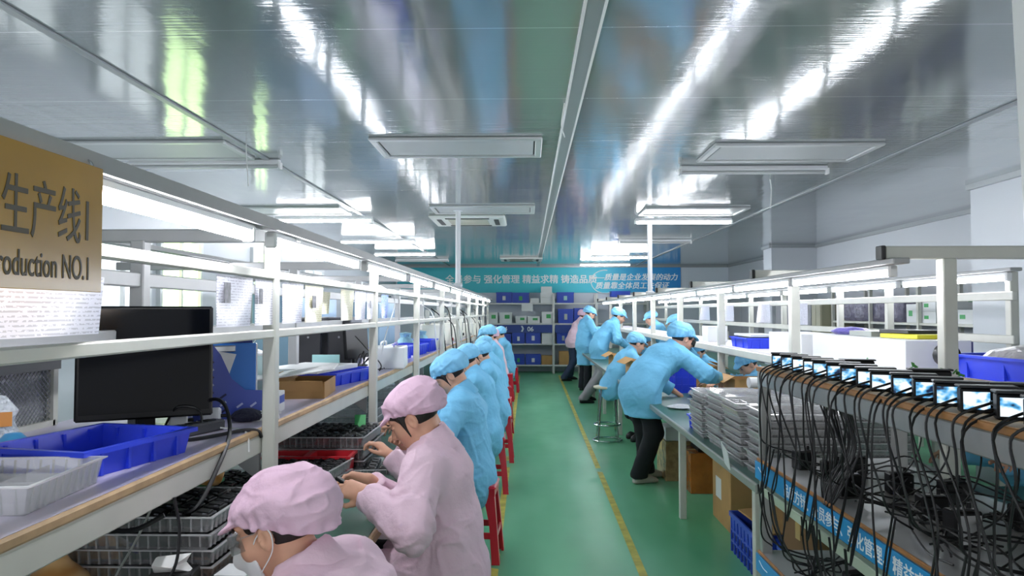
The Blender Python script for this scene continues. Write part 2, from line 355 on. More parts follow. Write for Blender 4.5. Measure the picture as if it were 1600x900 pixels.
part('quality_lettering', text_mesh('质量靠全体员工去保证', .19, M_LETTER, shear=.2, bold=.005), None, bn, loc=(1.75, 19.17, 2.16), rot=(PI/2, 0, 0))
rg = MB(); a = [math.radians(t) for t in np.linspace(80, 290, 30)]
rg.tube([(2.0+.36*math.cos(t), 19.17, 2.33+.3*math.sin(t)) for t in a], .012, n=6, sub=1)
part('ring_mark', rg, M_LETTER, bn)
# ================================================================== benches
M_STEEL = mat('cream_painted_steel', '#cbccc3', .4, vary=(5, .08)); M_GSTEEL = mat('grey_painted_steel', '#a2a4a4', .4, vary=(6, .1))
M_MAT = mat('green_bench_mat', '#3f6b5c', .35, vary=(4, .12)); M_LAM = mat('lilac_laminate', '#d3cbe0', .35); M_EDGE = mat('tan_wood_edge', '#b99a72', .5, vary=(12, .25))
M_KRAFT = mat('kraft_board', '#c9a883', .6, vary=(3, .1)); M_EGREY = mat('bench_edge_metal', '#9ea39e', .35, .4)
def beam(m, x0, y0, z0, x1, y1, z1, w, h=None):
    h = w if h is None else h
    m.box(((x0+x1)/2, (y0+y1)/2, (z0+z1)/2), (max(abs(x1-x0), w), max(abs(y1-y0), w), max(abs(z1-z0), h)), bev=.004)
    return m
LP = [2.55, 4.25, 5.9, 7.65, 9.4, 11.15, 12.9, 14.65, 16.3]; L0, L1 = .35, 16.45
lb = thing('workbench', 'long cream steel assembly workbench with green top and upper shelf along the left', 'workbench', (0, 0, 0))
part('worktop', MB().box((-1.25, (L0+L1)/2, .735), (1.36, L1-L0, .03)), M_MAT, lb)
part('worktop_edge', MB().box((-.56, (L0+L1)/2, .732), (.02, L1-L0, .04), bev=.006), M_EDGE, lb)
part('shelf_board', MB().box((-1.315, (L0+L1)/2, 1.139), (.77, L1-L0, .022)), M_LAM, lb)
part('shelf_edge', MB().box((-.925, (L0+L1)/2, 1.138), (.014, L1-L0, .026), bev=.006), M_EDGE, lb)
part('shelf_beam', MB().box((-.935, (L0+L1)/2, 1.094), (.03, L1-L0, .062), bev=.004), M_STEEL, lb)
for y in [.85]+LP:
    part('front_post', beam(MB(), -.895, y, .3, -.895, y, 1.8, .045), M_STEEL, lb)
    part('back_post', beam(MB(), -1.36, y, .3, -1.36, y, 1.8, .05), M_GSTEEL, lb)
    part('cross_arm', beam(MB(), -.8, y, 1.815, -2.4, y, 1.815, .045), M_GSTEEL, lb)
    part('shelf_bracket', MB().prism([(0, 0), (-.13, 0), (0, -.1)], .02, c=(-.93, y+.01, 1.065), rot=R3(PI/2, 0, 0)), M_GSTEEL, lb)
    part('bench_leg', beam(MB(), -.62, y, 0, -.62, y, .72, .05), M_STEEL, lb); part('bench_leg', beam(MB(), -1.85, y, 0, -1.85, y, .72, .05), M_STEEL, lb)
part('upper_rail', beam(MB(), -.89, L0, 1.676, -.89, L1, 1.676, .028, .03), M_STEEL, lb)
part('lower_rail', beam(MB(), -.89, L0, 1.474, -.89, L1, 1.474, .028, .03), M_STEEL, lb)
part('back_rail', beam(MB(), -1.36, L0, 1.66, -1.36, L1, 1.66, .03, .05), M_GSTEEL, lb)
part('back_rail', beam(MB(), -1.36, L0, 1.47, -1.36, L1, 1.47, .03, .04), M_GSTEEL, lb)
lr = MB(); lr.box((-.82, (L0+L1)/2, 1.838), (.06, L1-L0, .004)); lr.box((-.79, (L0+L1)/2, 1.826), (.004, L1-L0, .03)); lr.box((-.85, (L0+L1)/2, 1.826), (.004, L1-L0, .03)); lr.box((-.79, (L0+L1)/2, 1.808), (.012, L1-L0, .004))
part('lamp_rail', lr, M_GSTEEL, lb)
lr2 = MB(); lr2.box((-1.75, (L0+L1)/2, 1.845), (.06, L1-L0, .02))
part('lamp_rail', lr2, M_GSTEEL, lb)
RP = [3.22, 5.05, 6.95, 8.8, 10.7, 12.55, 14.4, 16.2]; RB = [4.29, 5.73, 6.62, 8.06, 9.24, 10.44, 11.9, 13.4, 14.9, 16.2]; R0, R1 = 3.45, 16.4
rb = thing('workbench', 'long cream steel workbench with green top along the right of the aisle', 'workbench', (0, 0, 0))
part('worktop', MB().box((1.575, (R0+R1)/2, .735), (1.03, R1-R0, .03)), M_MAT, rb)
part('worktop', MB().box((2.1, (1.3+R0)/2, .735), (.8, R0-1.3, .03)), M_MAT, rb)
part('worktop_edge', MB().box((1.06, (R0+R1)/2, .73), (.02, R1-R0, .045), bev=.006), M_EGREY, rb)
M_WSHELF = mat('white_shelf', '#e9e4ea', .45)
part('shelf_board', MB().box((2.2, 3.35, 1.229), (.82, 4.1, .022)), M_WSHELF, rb)
part('shelf_board', MB().box((2.0, 10.9, 1.229), (.42, 11.0, .022)), M_WSHELF, rb)
part('shelf_edge', MB().box((1.785, 8.9, 1.2), (.02, 15.1, .06), bev=.005), M_STEEL, rb)
for y in RP:
    part('front_post', beam(MB(), 1.81, y, .3, 1.81, y, 1.78, .06), M_STEEL, rb)
    part('cross_arm', beam(MB(), 1.54, y, 1.805, 2.3, y, 1.805, .055), M_STEEL, rb)
    part('arm_cap', MB().box((1.53, y, 1.805), (.02, .06, .06), bev=.004), M_BLACK, rb)
    part('bench_leg', beam(MB(), 1.16, y+.55, 0, 1.16, y+.55, .72, .05), M_STEEL, rb); part('bench_leg', beam(MB(), 2.02, y+.55, 0, 2.02, y+.55, .72, .05), M_STEEL, rb)
part('lamp_rail', MB().box((1.57, (3.12+R1)/2, 1.765), (.07, R1-3.12, .025), bev=.004), M_GSTEEL, rb)
cb = thing('workbench', 'second cream steel workbench further right with rails and posts, below the column', 'workbench', (0, 0, 0))
part('worktop', MB().box((3.2, (3.9+R1)/2, .735), (.9, R1-3.9, .03)), M_MAT, cb)
for y in RB:
    part('front_post', beam(MB(), 2.78, y, 0, 2.78, y, 1.78, .05), M_STEEL, cb); part('back_post', beam(MB(), 3.6, y, 0, 3.6, y, 1.2, .05), M_STEEL, cb)
part('upper_rail', beam(MB(), 2.74, 4.2, 1.64, 2.74, R1, 1.64, .03, .05), M_STEEL, cb)
part('lower_rail', beam(MB(), 2.74, 4.2, 1.39, 2.74, R1, 1.39, .03, .05), M_STEEL, cb)
part('lamp_rail', MB().box((2.75, (4.2+R1)/2, 1.79), (.07, R1-4.2, .02), bev=.004), M_GSTEEL, cb)
# ---- bench lamps, each a batten with one lit tube
def lamp_proto(label, grp):
    t = thing('tube_lamp', label, 'tube lamp', (0, 0, 0), group=grp); ln = 1.18
    part('housing', MB().box((0, 0, .012), (.03, ln, .022), bev=.005), M_BATTEN, t)
    part('tube', MB().cyl((0, -ln/2+.025, -.013), (0, ln/2-.025, -.013), .0135, n=12), M_TUBE, t, smooth=True)
    for s in (-1, 1): part('end_cap', MB().box((0, s*(ln/2-.012), -.004), (.036, .024, .05), bev=.005), M_WHITE, t)
    return t
ORD = ['nearest', 'second', 'third', 'fourth', 'fifth', 'sixth', 'seventh', 'eighth', 'ninth', 'tenth', 'eleventh', 'twelfth']
def lamp_row(name, x, z, y0, pitch, n):
    first = None
    for i in range(n):
        lbl = '%s lit tube lamp of the row %s' % (ORD[i], name); loc = (x, y0+pitch*i, z)
        if first is None: first = lamp_proto(lbl, 'lit tube lamps '+name); first.location = loc
        else: copy_tree(first, lbl, loc)
lamp_row('along the aisle side of the left bench', -.82, 1.783, 1.56, 1.345, 11)
lamp_row('along the far side of the left bench', -1.75, 1.81, 4.3, 1.345, 9)
lamp_row('along the aisle side of the right bench', 1.57, 1.728, 3.78, 1.22, 10)
lamp_row('along the back of the right bench', 2.75, 1.755, 4.85, 1.26, 9)
# ================================================================== people: smooth surfaces grown from joints
def ell(p, c, r, R=None):
    q = p-np.asarray(c, np.float32)
    if R is not None: q = q@np.asarray(R, np.float32)
    r = np.asarray(r, np.float32); k0 = np.linalg.norm(q/r, axis=1); k1 = np.linalg.norm(q/(r*r), axis=1)
    return k0*(k0-1)/np.maximum(k1, 1e-6)
def cone(p, a, b, r1, r2):
    a = np.asarray(a, np.float32); b = np.asarray(b, np.float32); ba = b-a; t = np.clip((p-a)@ba/max(1e-9, float(ba@ba)), 0, 1)
    return np.linalg.norm(p-a-t[:, None]*ba, axis=1)-(r1+(r2-r1)*t)
def smin(a, b, k):
    h = np.maximum(k-np.abs(a-b), 0)/k; return np.minimum(a, b)-h*h*k*.25
def smax(a, b, k): return -smin(-a, -b, k)
def vnoise(p):
    i = np.floor(p).astype(np.int64); f = (p-i).astype(np.float32); f = f*f*(3-2*f); out = 0
    for dx in (0, 1):
        for dy in (0, 1):
            for dz in (0, 1):
                n = ((i[:, 0]+dx)*374761393+(i[:, 1]+dy)*668265263+(i[:, 2]+dz)*1274126177) & 0xffffffff
                n = ((n ^ (n >> 13))*1274126177) & 0xffffffff; v = ((n ^ (n >> 16)) & 0xffff)/65535.0
                w = (f[:, 0] if dx else 1-f[:, 0])*(f[:, 1] if dy else 1-f[:, 1])*(f[:, 2] if dz else 1-f[:, 2]); out = out+w*v
    return out-.5
def sdf_mesh(name, fn, lo, hi, h, m, pad=.0):
    lo = np.array(lo, np.float32); hi = np.array(hi, np.float32); Hs = 4*h; nc = np.ceil((hi-lo)/Hs).astype(int)+1
    g = np.stack(np.meshgrid(*[np.arange(n) for n in nc], indexing='ij'), -1).reshape(-1, 3)
    cen = (lo+(g*4+1.5)*h).astype(np.float32); d = np.concatenate([fn(c) for c in np.array_split(cen, max(1, len(cen)//200000))])
    act = np.where(np.abs(d) < Hs*1.0+pad)[0]
    D = np.repeat(np.repeat(np.repeat(d.reshape(nc), 4, 0), 4, 1), 4, 2).astype(np.float32)
    off = np.stack(np.meshgrid(*[np.arange(4)]*3, indexing='ij'), -1).reshape(-1, 3)
    for ch in np.array_split(act, max(1, len(act)//3000)):
        if not len(ch): continue
        gi = g[ch]; pts = (lo+(gi[:, None, :]*4+off[None])*h).reshape(-1, 3).astype(np.float32)
        v = fn(pts).reshape(-1, 4, 4, 4); D.reshape(nc[0], 4, nc[1], 4, nc[2], 4)[gi[:, 0], :, gi[:, 1], :, gi[:, 2], :] = v
    D[0] = D[-1] = 1; D[:, 0] = D[:, -1] = 1; D[:, :, 0] = D[:, :, -1] = 1
    I = D < 0; C = [(a, b, c) for a in (0, 1) for b in (0, 1) for c in (0, 1)]; n = np.array(D.shape)-1
    cnt = sum(I[a:a+n[0], b:b+n[1], c:c+n[2]].astype(np.int8) for a, b, c in C); cells = np.argwhere((cnt > 0) & (cnt < 8))
    vid = -np.ones(tuple(n), np.int32); vid[tuple(cells.T)] = np.arange(len(cells))
    val = np.stack([D[cells[:, 0]+a, cells[:, 1]+b, cells[:, 2]+c] for a, b, c in C], 1); acc = np.zeros((len(cells), 3)); num = np.zeros(len(cells))
    for u in range(8):
        for w in range(u+1, 8):
            if sum(abs(x-y) for x, y in zip(C[u], C[w])) != 1: continue
            x = (val[:, u] < 0) != (val[:, w] < 0); t = np.where(x, val[:, u]/np.where(x, val[:, u]-val[:, w], 1), 0)
            acc += np.where(x[:, None], np.array(C[u])+t[:, None]*(np.array(C[w])-np.array(C[u])), 0); num += x
    V = lo+(cells+acc/num[:, None])*h; F = []
    for ax in range(3):
        sl0 = [slice(None)]*3; sl1 = [slice(None)]*3; sl0[ax] = slice(0, -1); sl1[ax] = slice(1, None)
        A, B = I[tuple(sl0)], I[tuple(sl1)]; e = np.argwhere(A != B); b1, b2 = (ax+1) % 3, (ax+2) % 3
        e = e[(e[:, b1] > 0) & (e[:, b2] > 0) & (e[:, b1] < n[b1]) & (e[:, b2] < n[b2])]; q = []
        for (s, t) in ((-1, -1), (0, -1), (0, 0), (-1, 0)):
            k = e.copy(); k[:, b1] += s; k[:, b2] += t; q.append(vid[tuple(k.T)])
        q = np.stack(q, 1); fl = ~A[tuple(e.T)]; q[fl] = q[fl][:, ::-1]; F.append(q)
    F = np.concatenate(F); F = F[(F >= 0).all(1)]
    me = bpy.data.meshes.new(name); me.vertices.add(len(V)); me.vertices.foreach_set('co', V.astype(np.float32).ravel())
    me.loops.add(F.size); me.loops.foreach_set('vertex_index', F.astype(np.int32).ravel()); me.polygons.add(len(F))
    me.polygons.foreach_set('loop_start', np.arange(0, F.size, 4, dtype=np.int32)); me.polygons.foreach_set('loop_total', np.full(len(F), 4, np.int32))
    me.polygons.foreach_set('use_smooth', np.ones(len(F), bool)); me.materials.append(m); me.update(calc_edges=True); me.validate(); return me
def cloth_mat(name, col, grid=False):
    return mat(name, col, .75, spec=.25, bump=(34, .55, .008))
M_SKIN = mat('skin', '#d9a58a', .55, vary=(20, .08)); M_HAIR = mat('dark_hair', '#1c1513', .45, bump=(90, .6, .004, (1, 1, .12)))
M_PINK = cloth_mat('pink_work_cloth', '#f2d3e3'); M_PINKCAP = cloth_mat('pink_cap_cloth', '#e9c5db')
M_BLUE = cloth_mat('blue_work_cloth', '#7cc5ec'); M_BLUECAP = cloth_mat('blue_cap_cloth', '#86c8ee')
M_NAVY = mat('dark_navy_trousers', '#10141f', .8, bump=(30, .3, .006)); M_GREYT = mat('grey_trousers', '#8f8d92', .8, bump=(30, .3, .006)); M_DENIM = mat('dark_denim', '#2d3c58', .8)
M_SHOE = mat('grey_shoe', '#b5b2a8', .6); M_DSHOE = mat('dark_shoe', '#191a1d', .5); M_MASK = mat('white_mask', '#eef0f2', .7, bump=(60, .3, .002)); M_EYE = mat('dark_eye', '#15100e', .15)
M_LIP = mat('lip', '#a85a52', .45); M_BROW = mat('brow', '#2a1d18', .6)
def nrm(v): v = np.asarray(v, float); return v/max(1e-9, np.linalg.norm(v))
def ik(S, W, l1, l2, pole):
    S, W = np.array(S, float), np.array(W, float); v = W-S; d = np.linalg.norm(v)
    if d > (l1+l2)*.995: W = S+v/d*(l1+l2)*.995; v = W-S; d = np.linalg.norm(v)
    a = (l1*l1-l2*l2+d*d)/(2*d); hgt = math.sqrt(max(0, l1*l1-a*a)); n = v/d; p = np.array(pole, float); p = nrm(p-n*(p@n)); return S+n*a+p*hgt, W
def hand_prims(W, fw_, palm, sd, curl, k=1.0, rmin=0.):
    """palm, four fingers and a thumb as tapered capsules; fw_ along the hand, palm = the way the palm looks"""
    y = nrm(fw_); z = nrm(np.array(palm, float)-y*np.dot(palm, y)); x = np.cross(y, z)*sd
    P = lambda a, b, c: np.array(W)+(x*a+y*b+z*c)*k
    out = []
    X = (.027, .0095, -.0085, -.0255); Y0 = (.078, .082, .078, .07); Ls = ((.040, .025, .02), (.044, .028, .021), (.041, .026, .02), (.032, .02, .018))
    for i in range(4):
        b = P(X[i], Y0[i], 0); out.append((P(X[i]*.55, .005, 0), b, max(rmin, .0145*k), max(rmin, .0115*k), .02)); ang = 0; p = b
        for j in range(3):
            ang += curl[min(i, len(curl)-1)][j] if hasattr(curl[0], '__len__') else curl[j]
            q = p+(y*math.cos(ang)+z*math.sin(ang)+x*X[i]*1.2*(j == 0))*Ls[i][j]*k; r0 = (.0088, .008, .0072)[j]*(1 if i < 3 else .88)*k
            out.append((p, q, max(rmin, r0), max(rmin, r0*.93), .004)); p = q
    a = P(.018, .012, .004); b = P(.045, .036, .014); c = P(.056, .062, .024); d = P(.054, .084, .032)
    out += [(a, b, max(rmin, .015*k), max(rmin, .0125*k), .014), (b, c, max(rmin, .0115*k), max(rmin, .0098*k), .005), (c, d, max(rmin, .0095*k), max(rmin, .0078*k), .004)]
    return out
def person(label, loc, rz, group=None, coat='blue', sit=True, zp=None, lean=(.15, .3, .45), side=0., hp=.5, hy=0., hroll=0., wl=(-.12, .42, .82), wr=(.12, .42, .82), pl=(-.7, -.3, -.8), pr=(.7, -.3, -.8),
           feet=None, knees=None, hem=.60, h=.008, trousers=None, shoe=None, mask=False, hair='bun', curl=(.45, .55, .4), s=1.0, cap_puff=1.0, face=True, legs=True, coatname='work_coat', seed=0, bulk=1.0, hpalm=(0, .15, -1), handdir=None, sleeve=1.0, hh=None, brim=1.0, cap_low=0., drape=.82, glasses=None, twist=0., backdrop=None, head=None, hands_w=None, feet_w=None):
    rng = random.Random(seed); root = thing('person', label, 'person', loc, rz, group); root.scale = (s, s, s)
    hh = hh or h; zp = zp or (.535 if sit else .9)
    D = lambda a: np.array((side, math.sin(a), math.cos(a)))
    pel = np.array((0, 0, zp)); wai = pel+.15*D(lean[0]); che = wai+.2*D(lean[1]); nb = che+.125*D(lean[2]); ca, sa = math.cos(twist), math.sin(twist)
    shv = np.array((ca, sa, 0)); SL = che+.065*D(lean[2])-.163*shv; SR = che+.065*D(lean[2])+.163*shv
    nd = nrm(np.array((side, math.sin(lean[2]*.55+hp*.35), math.cos(lean[2]*.55+hp*.35)))); hc = nb+nd*.125
    Hm = np.array(Euler((-hp, hroll, hy), 'XYZ').to_matrix())
    # head axes: columns x right, y forward, z up
    Rz = np.array(Matrix.Rotation(hy, 3, 'Z')); Rx = np.array(Matrix.Rotation(-hp, 3, 'X')); Ry = np.array(Matrix.Rotation(hroll, 3, 'Y')); Hm = Rz@Rx@Ry
    hc = hc+Hm@np.array((0, .02, .0)); HP = lambda *q: hc+Hm@np.array(q)
    EL, WL = ik(SL, wl, .275, .25, pl); ER, WR = ik(SR, wr, .275, .25, pr)
    Rw = np.array(Matrix.Rotation(rz, 3, 'Z'))
    if head is not None: off = Rw@(hc*s); root.location = (head[0]-off[0], head[1]-off[1], 0)
    loc_ = np.array(root.location)
    if hands_w is not None:
        wl, wr = [Rw.T@(np.array(w)-loc_)/s for w in hands_w]; EL, WL = ik(SL, wl, .275, .25, pl); ER, WR = ik(SR, wr, .275, .25, pr)
    if feet_w is not None: feet = [Rw.T@(np.array((*w, loc_[2]+.04))-loc_)/s for w in feet_w]
    arms = ((SL, EL, WL, -1), (SR, ER, WR, 1)); rmin = h*.62
    hands = []
    for (S, E, W, sd) in arms:
        fd = nrm(W-E); hd = nrm(fd+np.array((-sd*.15, .0, -.12))) if handdir is None else nrm(handdir[0 if sd < 0 else 1])
        hpn = hpalm[0 if sd < 0 else 1] if hasattr(hpalm[0], '__len__') else hpalm
        hands.append(hand_prims(W+fd*.012, hd, hpn, -sd, curl, 1.0, rmin))
    def head_d(p):
        q = ((p-hc.astype(np.float32))@Hm.astype(np.float32))
        d = ell(q, (0, -.014, .03), (.074, .095, .09)); d = smin(d, ell(q, (0, .024, -.035), (.059, .068, .078)), .035)
        d = smin(d, ell(q, (0, .055, -.093), (.024, .024, .018)), .035); d = smin(d, ell(q, (.038, .055, -.03), (.024, .025, .024)), .03); d = smin(d, ell(q, (-.038, .055, -.03), (.024, .025, .024)), .03)
        d = smin(d, ell(q, (0, .078, .032), (.05, .014, .012)), .02)
        for sg in (-1, 1):
            d = smax(d, -ell(q, (sg*.031, .101, .008), (.019, .014, .011)), .012); d = smin(d, ell(q, (sg*.031, .083, .007), (.014, .0105, .0085)), .004)
        d = smin(d, cone(q, (0, .088, .014), (0, .108, -.028), .006, .0105), .012); d = smin(d, ell(q, (0, .098, -.034), (.017, .01, .007)), .008)
        d = smin(d, ell(q, (0, .086, -.062), (.021, .009, .005)), .006); d = smin(d, ell(q, (0, .084, -.071), (.018, .009, .0055)), .006)
        for sg in (-1, 1):
            e = ell(q, (sg*.077, -.006, -.006), (.011, .02, .032)); e = smax(e, -ell(q, (sg*.09, .0, -.004), (.011, .011, .02)), .006); d = smin(d, e, .006)
        return d
    def body_d(p):
        d = head_d(p); d = smin(d, cone(p, HP(0, -.025, -.06), nb, .05, .056), .03)
        ps = p*np.float32((.7, 1, 1)); sc = np.array((.7, 1, 1))
        t = cone(ps, pel*sc, wai*sc, .11, .095); t = smin(t, cone(ps, wai*sc, che*sc, .095, .105), .05); t = smin(t, cone(ps, che*sc, nb*sc, .1, .055), .05); d = smin(d, t, .04)
        for (S, E, W, sd), hp_ in zip(arms, hands):
            d = smin(d, cone(p, S, E, .05, .037), .03); a = smin(cone(p, E, W, .037, .0245), cone(p, W, W+nrm(W-E)*.02, .0245, .022), .01); d = smin(d, a, .015)
            hd_ = None
            for (a_, b_, r1, r2, k_) in hp_:
                c_ = cone(p, a_, b_, r1, r2); hd_ = c_ if hd_ is None else smin(hd_, c_, k_)
            d = smin(d, hd_, .012)
        return d
    allp = np.array([pel, wai, che, nb, SL, SR, EL, ER, WL, WR, hc]); lo = allp.min(0)-.22; hi = allp.max(0)+.22
    body = part('body', sdf_mesh('body', body_d, lo, hi, h, M_SKIN), None, root)
    # ---- coat
    cm = M_PINK if coat == 'pink' else M_BLUE; cc = M_PINKCAP if coat == 'pink' else M_BLUECAP
    so = rng.random()*50
    if knees is None: knees = (np.array((-.1, .40, zp-.02)), np.array((.1, .40, zp-.02))) if sit else (np.array((-.1, .03, .48)), np.array((.1, .03, .48)))
    if feet is None: feet = (np.array((-.11, .38, .04)), np.array((.11, .38, .04))) if sit else (np.array((-.11, 0, .04)), np.array((.11, 0, .04)))
    knees = [np.array(k, float) for k in knees]; feet = [np.array(k, float) for k in feet]; hips = [pel+np.array((-.085, .0, -.03)), pel+np.array((.085, .0, -.03))]
    tl = [(WL-EL), (WR-ER)]
    def coat_d(p):
        b = bulk; sx = .66; sc = np.array((sx, 1, 1)); ps = p*np.float32((sx, 1, 1))
        t = cone(ps, (pel+np.array((0, -.015, -.03)))*sc, (wai+np.array((0, -.01, 0)))*sc, .134*b, .12*b); t = smin(t, cone(ps, wai*sc, che*sc, .12*b, .122*b), .06); t = smin(t, cone(ps, che*sc, (nb+np.array((0, -.01, .0)))*sc, .12*b, .06), .05)
        for (S, E, W, sd) in arms:
            t = smin(t, cone(p, nb-np.array((0, .0, .03)), S, .06, .068*b), .05)
            a = cone(p, S, E, .074*b, .066*b); Wc = E+(W-E)*.95*sleeve; a = smin(a, cone(p, E, Wc, .066*b, .05*b), .03); a = smin(a, cone(p, Wc-nrm(W-E)*.012, Wc-nrm(W-E)*.002, .051*b, .054*b), .012)
            f = ((p-Wc.astype(np.float32))@nrm(W-E).astype(np.float32)); a = smax(a, np.where(np.linalg.norm(p-Wc, axis=1) < .12, f-.012, -1), .012)
            t = smin(t, a, .035)
        if sit:
            for hpx, kn in zip(hips, knees):
                t = smin(t, cone(p, hpx, hpx+(kn-hpx)*drape, .125*b, .1), .08)
            bd = cone(ps, (pel+np.array((0, -.02, -.03)))*sc, (pel+np.array((0, -.03, -.03-(.0 if backdrop is None else backdrop))))*sc, .138*b, .14*b); t = smin(t, bd, .05)
        else:
            leg = (hips[0]+hips[1])/2; kn = (knees[0]+knees[1])/2; ax = kn-leg; L = (pel[2]-hem)/max(.05, -ax[2]); e = leg+ax*L
            t = smin(t, cone(ps, (pel+np.array((0, -.01, 0)))*sc, (e+np.array((0, -.01, 0)))*sc, .132*b, .142*b), .06)
            t = smax(t, hem-p[:, 2]+.035*np.clip((p[:, 1]-pel[1])*4, -1, 1)*0, .015)
        # collar
        if h < .0095:
            ck = cone(p, nb-nd*.03, nb+nd*.03+np.array((0, -.004, 0)), .086, .07); up_ = (p-nb.astype(np.float32))@nd.astype(np.float32); col_ = smax(np.abs(ck+.004)-.0065, up_-.05, .004); t = smin(t, smax(col_, -.03-up_, .01), .008)
        else: t = smin(t, cone(p, nb-nd*.02, nb+nd*.035+np.array((0, -.005, 0)), .074, .066), .025)
        pr_ = p@np.float32([[.8, .1, -.3], [0, .9, .4], [.6, -.3, .8]]); wp = vnoise(p*np.float32((7, 7, 7))+so*4)
        n1 = vnoise(p*np.float32((7, 9, 4.5))+so); n2 = vnoise(pr_*np.float32((20, 13, 6))+so*2+wp[:, None]*2); n3 = np.abs(vnoise(pr_*np.float32((8, 11, 4))+so*3+wp[:, None])); n4 = np.abs(vnoise(p*np.float32((9, 9, 17))+so*5+wp[:, None]*2))
        w = .02*n1+.008*n2-.05*np.clip(.12-n3, 0, 1)-.035*np.clip(.1-n4, 0, 1)
        for (S, E, W, sd) in arms:
            for A_, B_ in ((E, S), (E, W)):
                ax = nrm(B_-A_).astype(np.float32); u = (p-A_.astype(np.float32))@ax; dd = np.linalg.norm(p-A_-u[:, None]*ax, axis=1)
                w = w+.0045*np.sin(u*80+wp*14)*np.exp(-((u-.03)/.1)**2)*(dd < .12)
        return t+w
    pts = np.array([pel, wai, che, nb, SL, SR, EL, ER, WL, WR]+([h_+(k-h_)*.9 for h_, k in zip(hips, knees)] if sit else [np.array((0, 0, hem)), (knees[0]+knees[1])/2*np.array((1, 1, 0))+np.array((0, 0, hem))]))
    lo = pts.min(0)-.3; hi = pts.max(0)+.22
    part(coatname, sdf_mesh('work_coat', coat_d, lo, hi, h, cm, pad=.02), None, root)
    if h < .0095:
        na = nrm(nd); cu = nrm(np.cross(na, (1, 0, 0))); cv = np.cross(na, cu); rings = []
        prof = ((-.035, .098, .088), (.0, .083, .075), (.04, .07, .066), (.05, .071, .068), (.043, .079, .076), (.0, .096, .088), (-.03, .108, .098), (-.04, .106, .096))
        cs = np.array(nb)+np.array((0, -.006, 0)); fr_ = nrm(np.cross((1, 0, 0), na))
        an = np.linspace(-2.75, 2.75, 40); m_ = MB(); pr2 = []
        for (zz, rf, rs_) in prof:
            wob = [1+.03*math.sin(a*5+seed)+.02*math.sin(a*9) for a in an]
            pr2.append([cs+na*(zz+(.012*math.cos(a) if zz > .03 else 0)-.02*abs(a/2.75)**3)+rs_*w_*math.sin(a)*np.array((1., 0, 0))-rf*w_*math.cos(a)*(-fr_ if fr_[1] < 0 else fr_) for a, w_ in zip(an, wob)])
        m_.loft(pr2, close=False, caps=False); part('collar', m_, cm, root, smooth=70)
    # ---- cap: gathered bouffant crown, hem roll and a short peak
    def cap_d(p):
        q = ((p-hc.astype(np.float32))@Hm.astype(np.float32)); k = cap_puff
        d = ell(q, (0, -.018, .058), (.097, .118, .086)); d = smin(d, ell(q, (0, -.082*k, .03), (.09, .078*k, .082*k)), .06)
        an = np.arctan2(q[:, 0], q[:, 1]+.02)
        d = d+.0035*np.sin(an*17+3*vnoise(q*np.float32(9)+so))*np.clip(1-np.abs(q[:, 2]-.0+q[:, 1]*-.45)*9, 0, 1)+.014*vnoise(q*np.float32((14, 20, 20))+so)+.02*np.abs(vnoise(q*np.float32((10, 12, 32))+so*1.3))-.05*np.clip(.07-np.abs(vnoise(q*np.float32((15, 13, 22))+so*3)), 0, 1)
        pl_ = (q[:, 1]*.38+(.017-cap_low-q[:, 2]))*.93      # hem plane: high over the brow, low at the nape
        d = smax(d, pl_, .012)
        br = ell(q, (0, .094, .05-cap_low), (.072, .048*brim, .0085), R3(-.32, 0, 0)); br = smax(br, -(q[:, 1]-.055), .01)
        d = smin(d, br, .022)
        return smax(d, -(head_d(p)-.001), .003) if hh < .006 else d
    part('cap', sdf_mesh('cap', cap_d, hc-.22, hc+.22, hh, cc, pad=.015), None, root)
    # ---- hair
    def hair_d(p):
        q = ((p-hc.astype(np.float32))@Hm.astype(np.float32))
        d = ell(q, (0, -.016, .028), (.0785, .0985, .093)); d = smax(d, q[:, 1]-.052-np.clip(q[:, 2], 0, .1)*.5, .012); d = smax(d, -(q[:, 2]+.052+q[:, 1]*.15), .015)
        ear = ell(q, (.08, .0, -.012), (.02, .026, .036)); ear2 = ell(q, (-.08, .0, -.012), (.02, .026, .036)); d = smax(d, -np.minimum(ear, ear2), .008)
        if hair == 'bun': d = smin(d, ell(q, (0, -.1, -.035), (.034, .016, .024)), .03)
        if hair in ('bun', 'fringe'):
            for sg in (-1, 1): d = smin(d, cone(q, (sg*.071, .035, .03), (sg*.066, .032, -.055), .010, .003), .012)
            d = smin(d, cone(q, (-.05, .066, .047), (.05, .066, .047), .011, .011), .015)
        return d+.004*vnoise(q*np.float32((40, 40, 14)))
    part('hair', sdf_mesh('hair', hair_d, hc-.17, hc+.17, hh, M_HAIR), None, root)
    if face:
        for sg in (-1, 1):
            e = MB(); e.lathe([(.0001, -.0105), (.005, -.009), (.0085, -.004), (.0095, 0), (.0085, .004), (.005, .009), (.0001, .0105)], n=10)
            eo = part('eye', e, M_EYE, root, smooth=True, loc=HP(sg*.031, .087, .005)); eo.scale = (.95, .95, .62)
            b = MB(); b.tube([HP(sg*.016, .097, .025), HP(sg*.031, .098, .03), HP(sg*.047, .087, .026)], .0028, n=5, sub=4); part('eyebrow', b, M_BROW, root, smooth=True)
        if not mask:
            b = MB(); b.tube([HP(-.02, .085, -.066), HP(0, .0955, -.066), HP(.02, .085, -.066)], [.002]+[.0038]*7+[.002], n=6, sub=4); part('mouth', b, M_LIP, root, smooth=True)
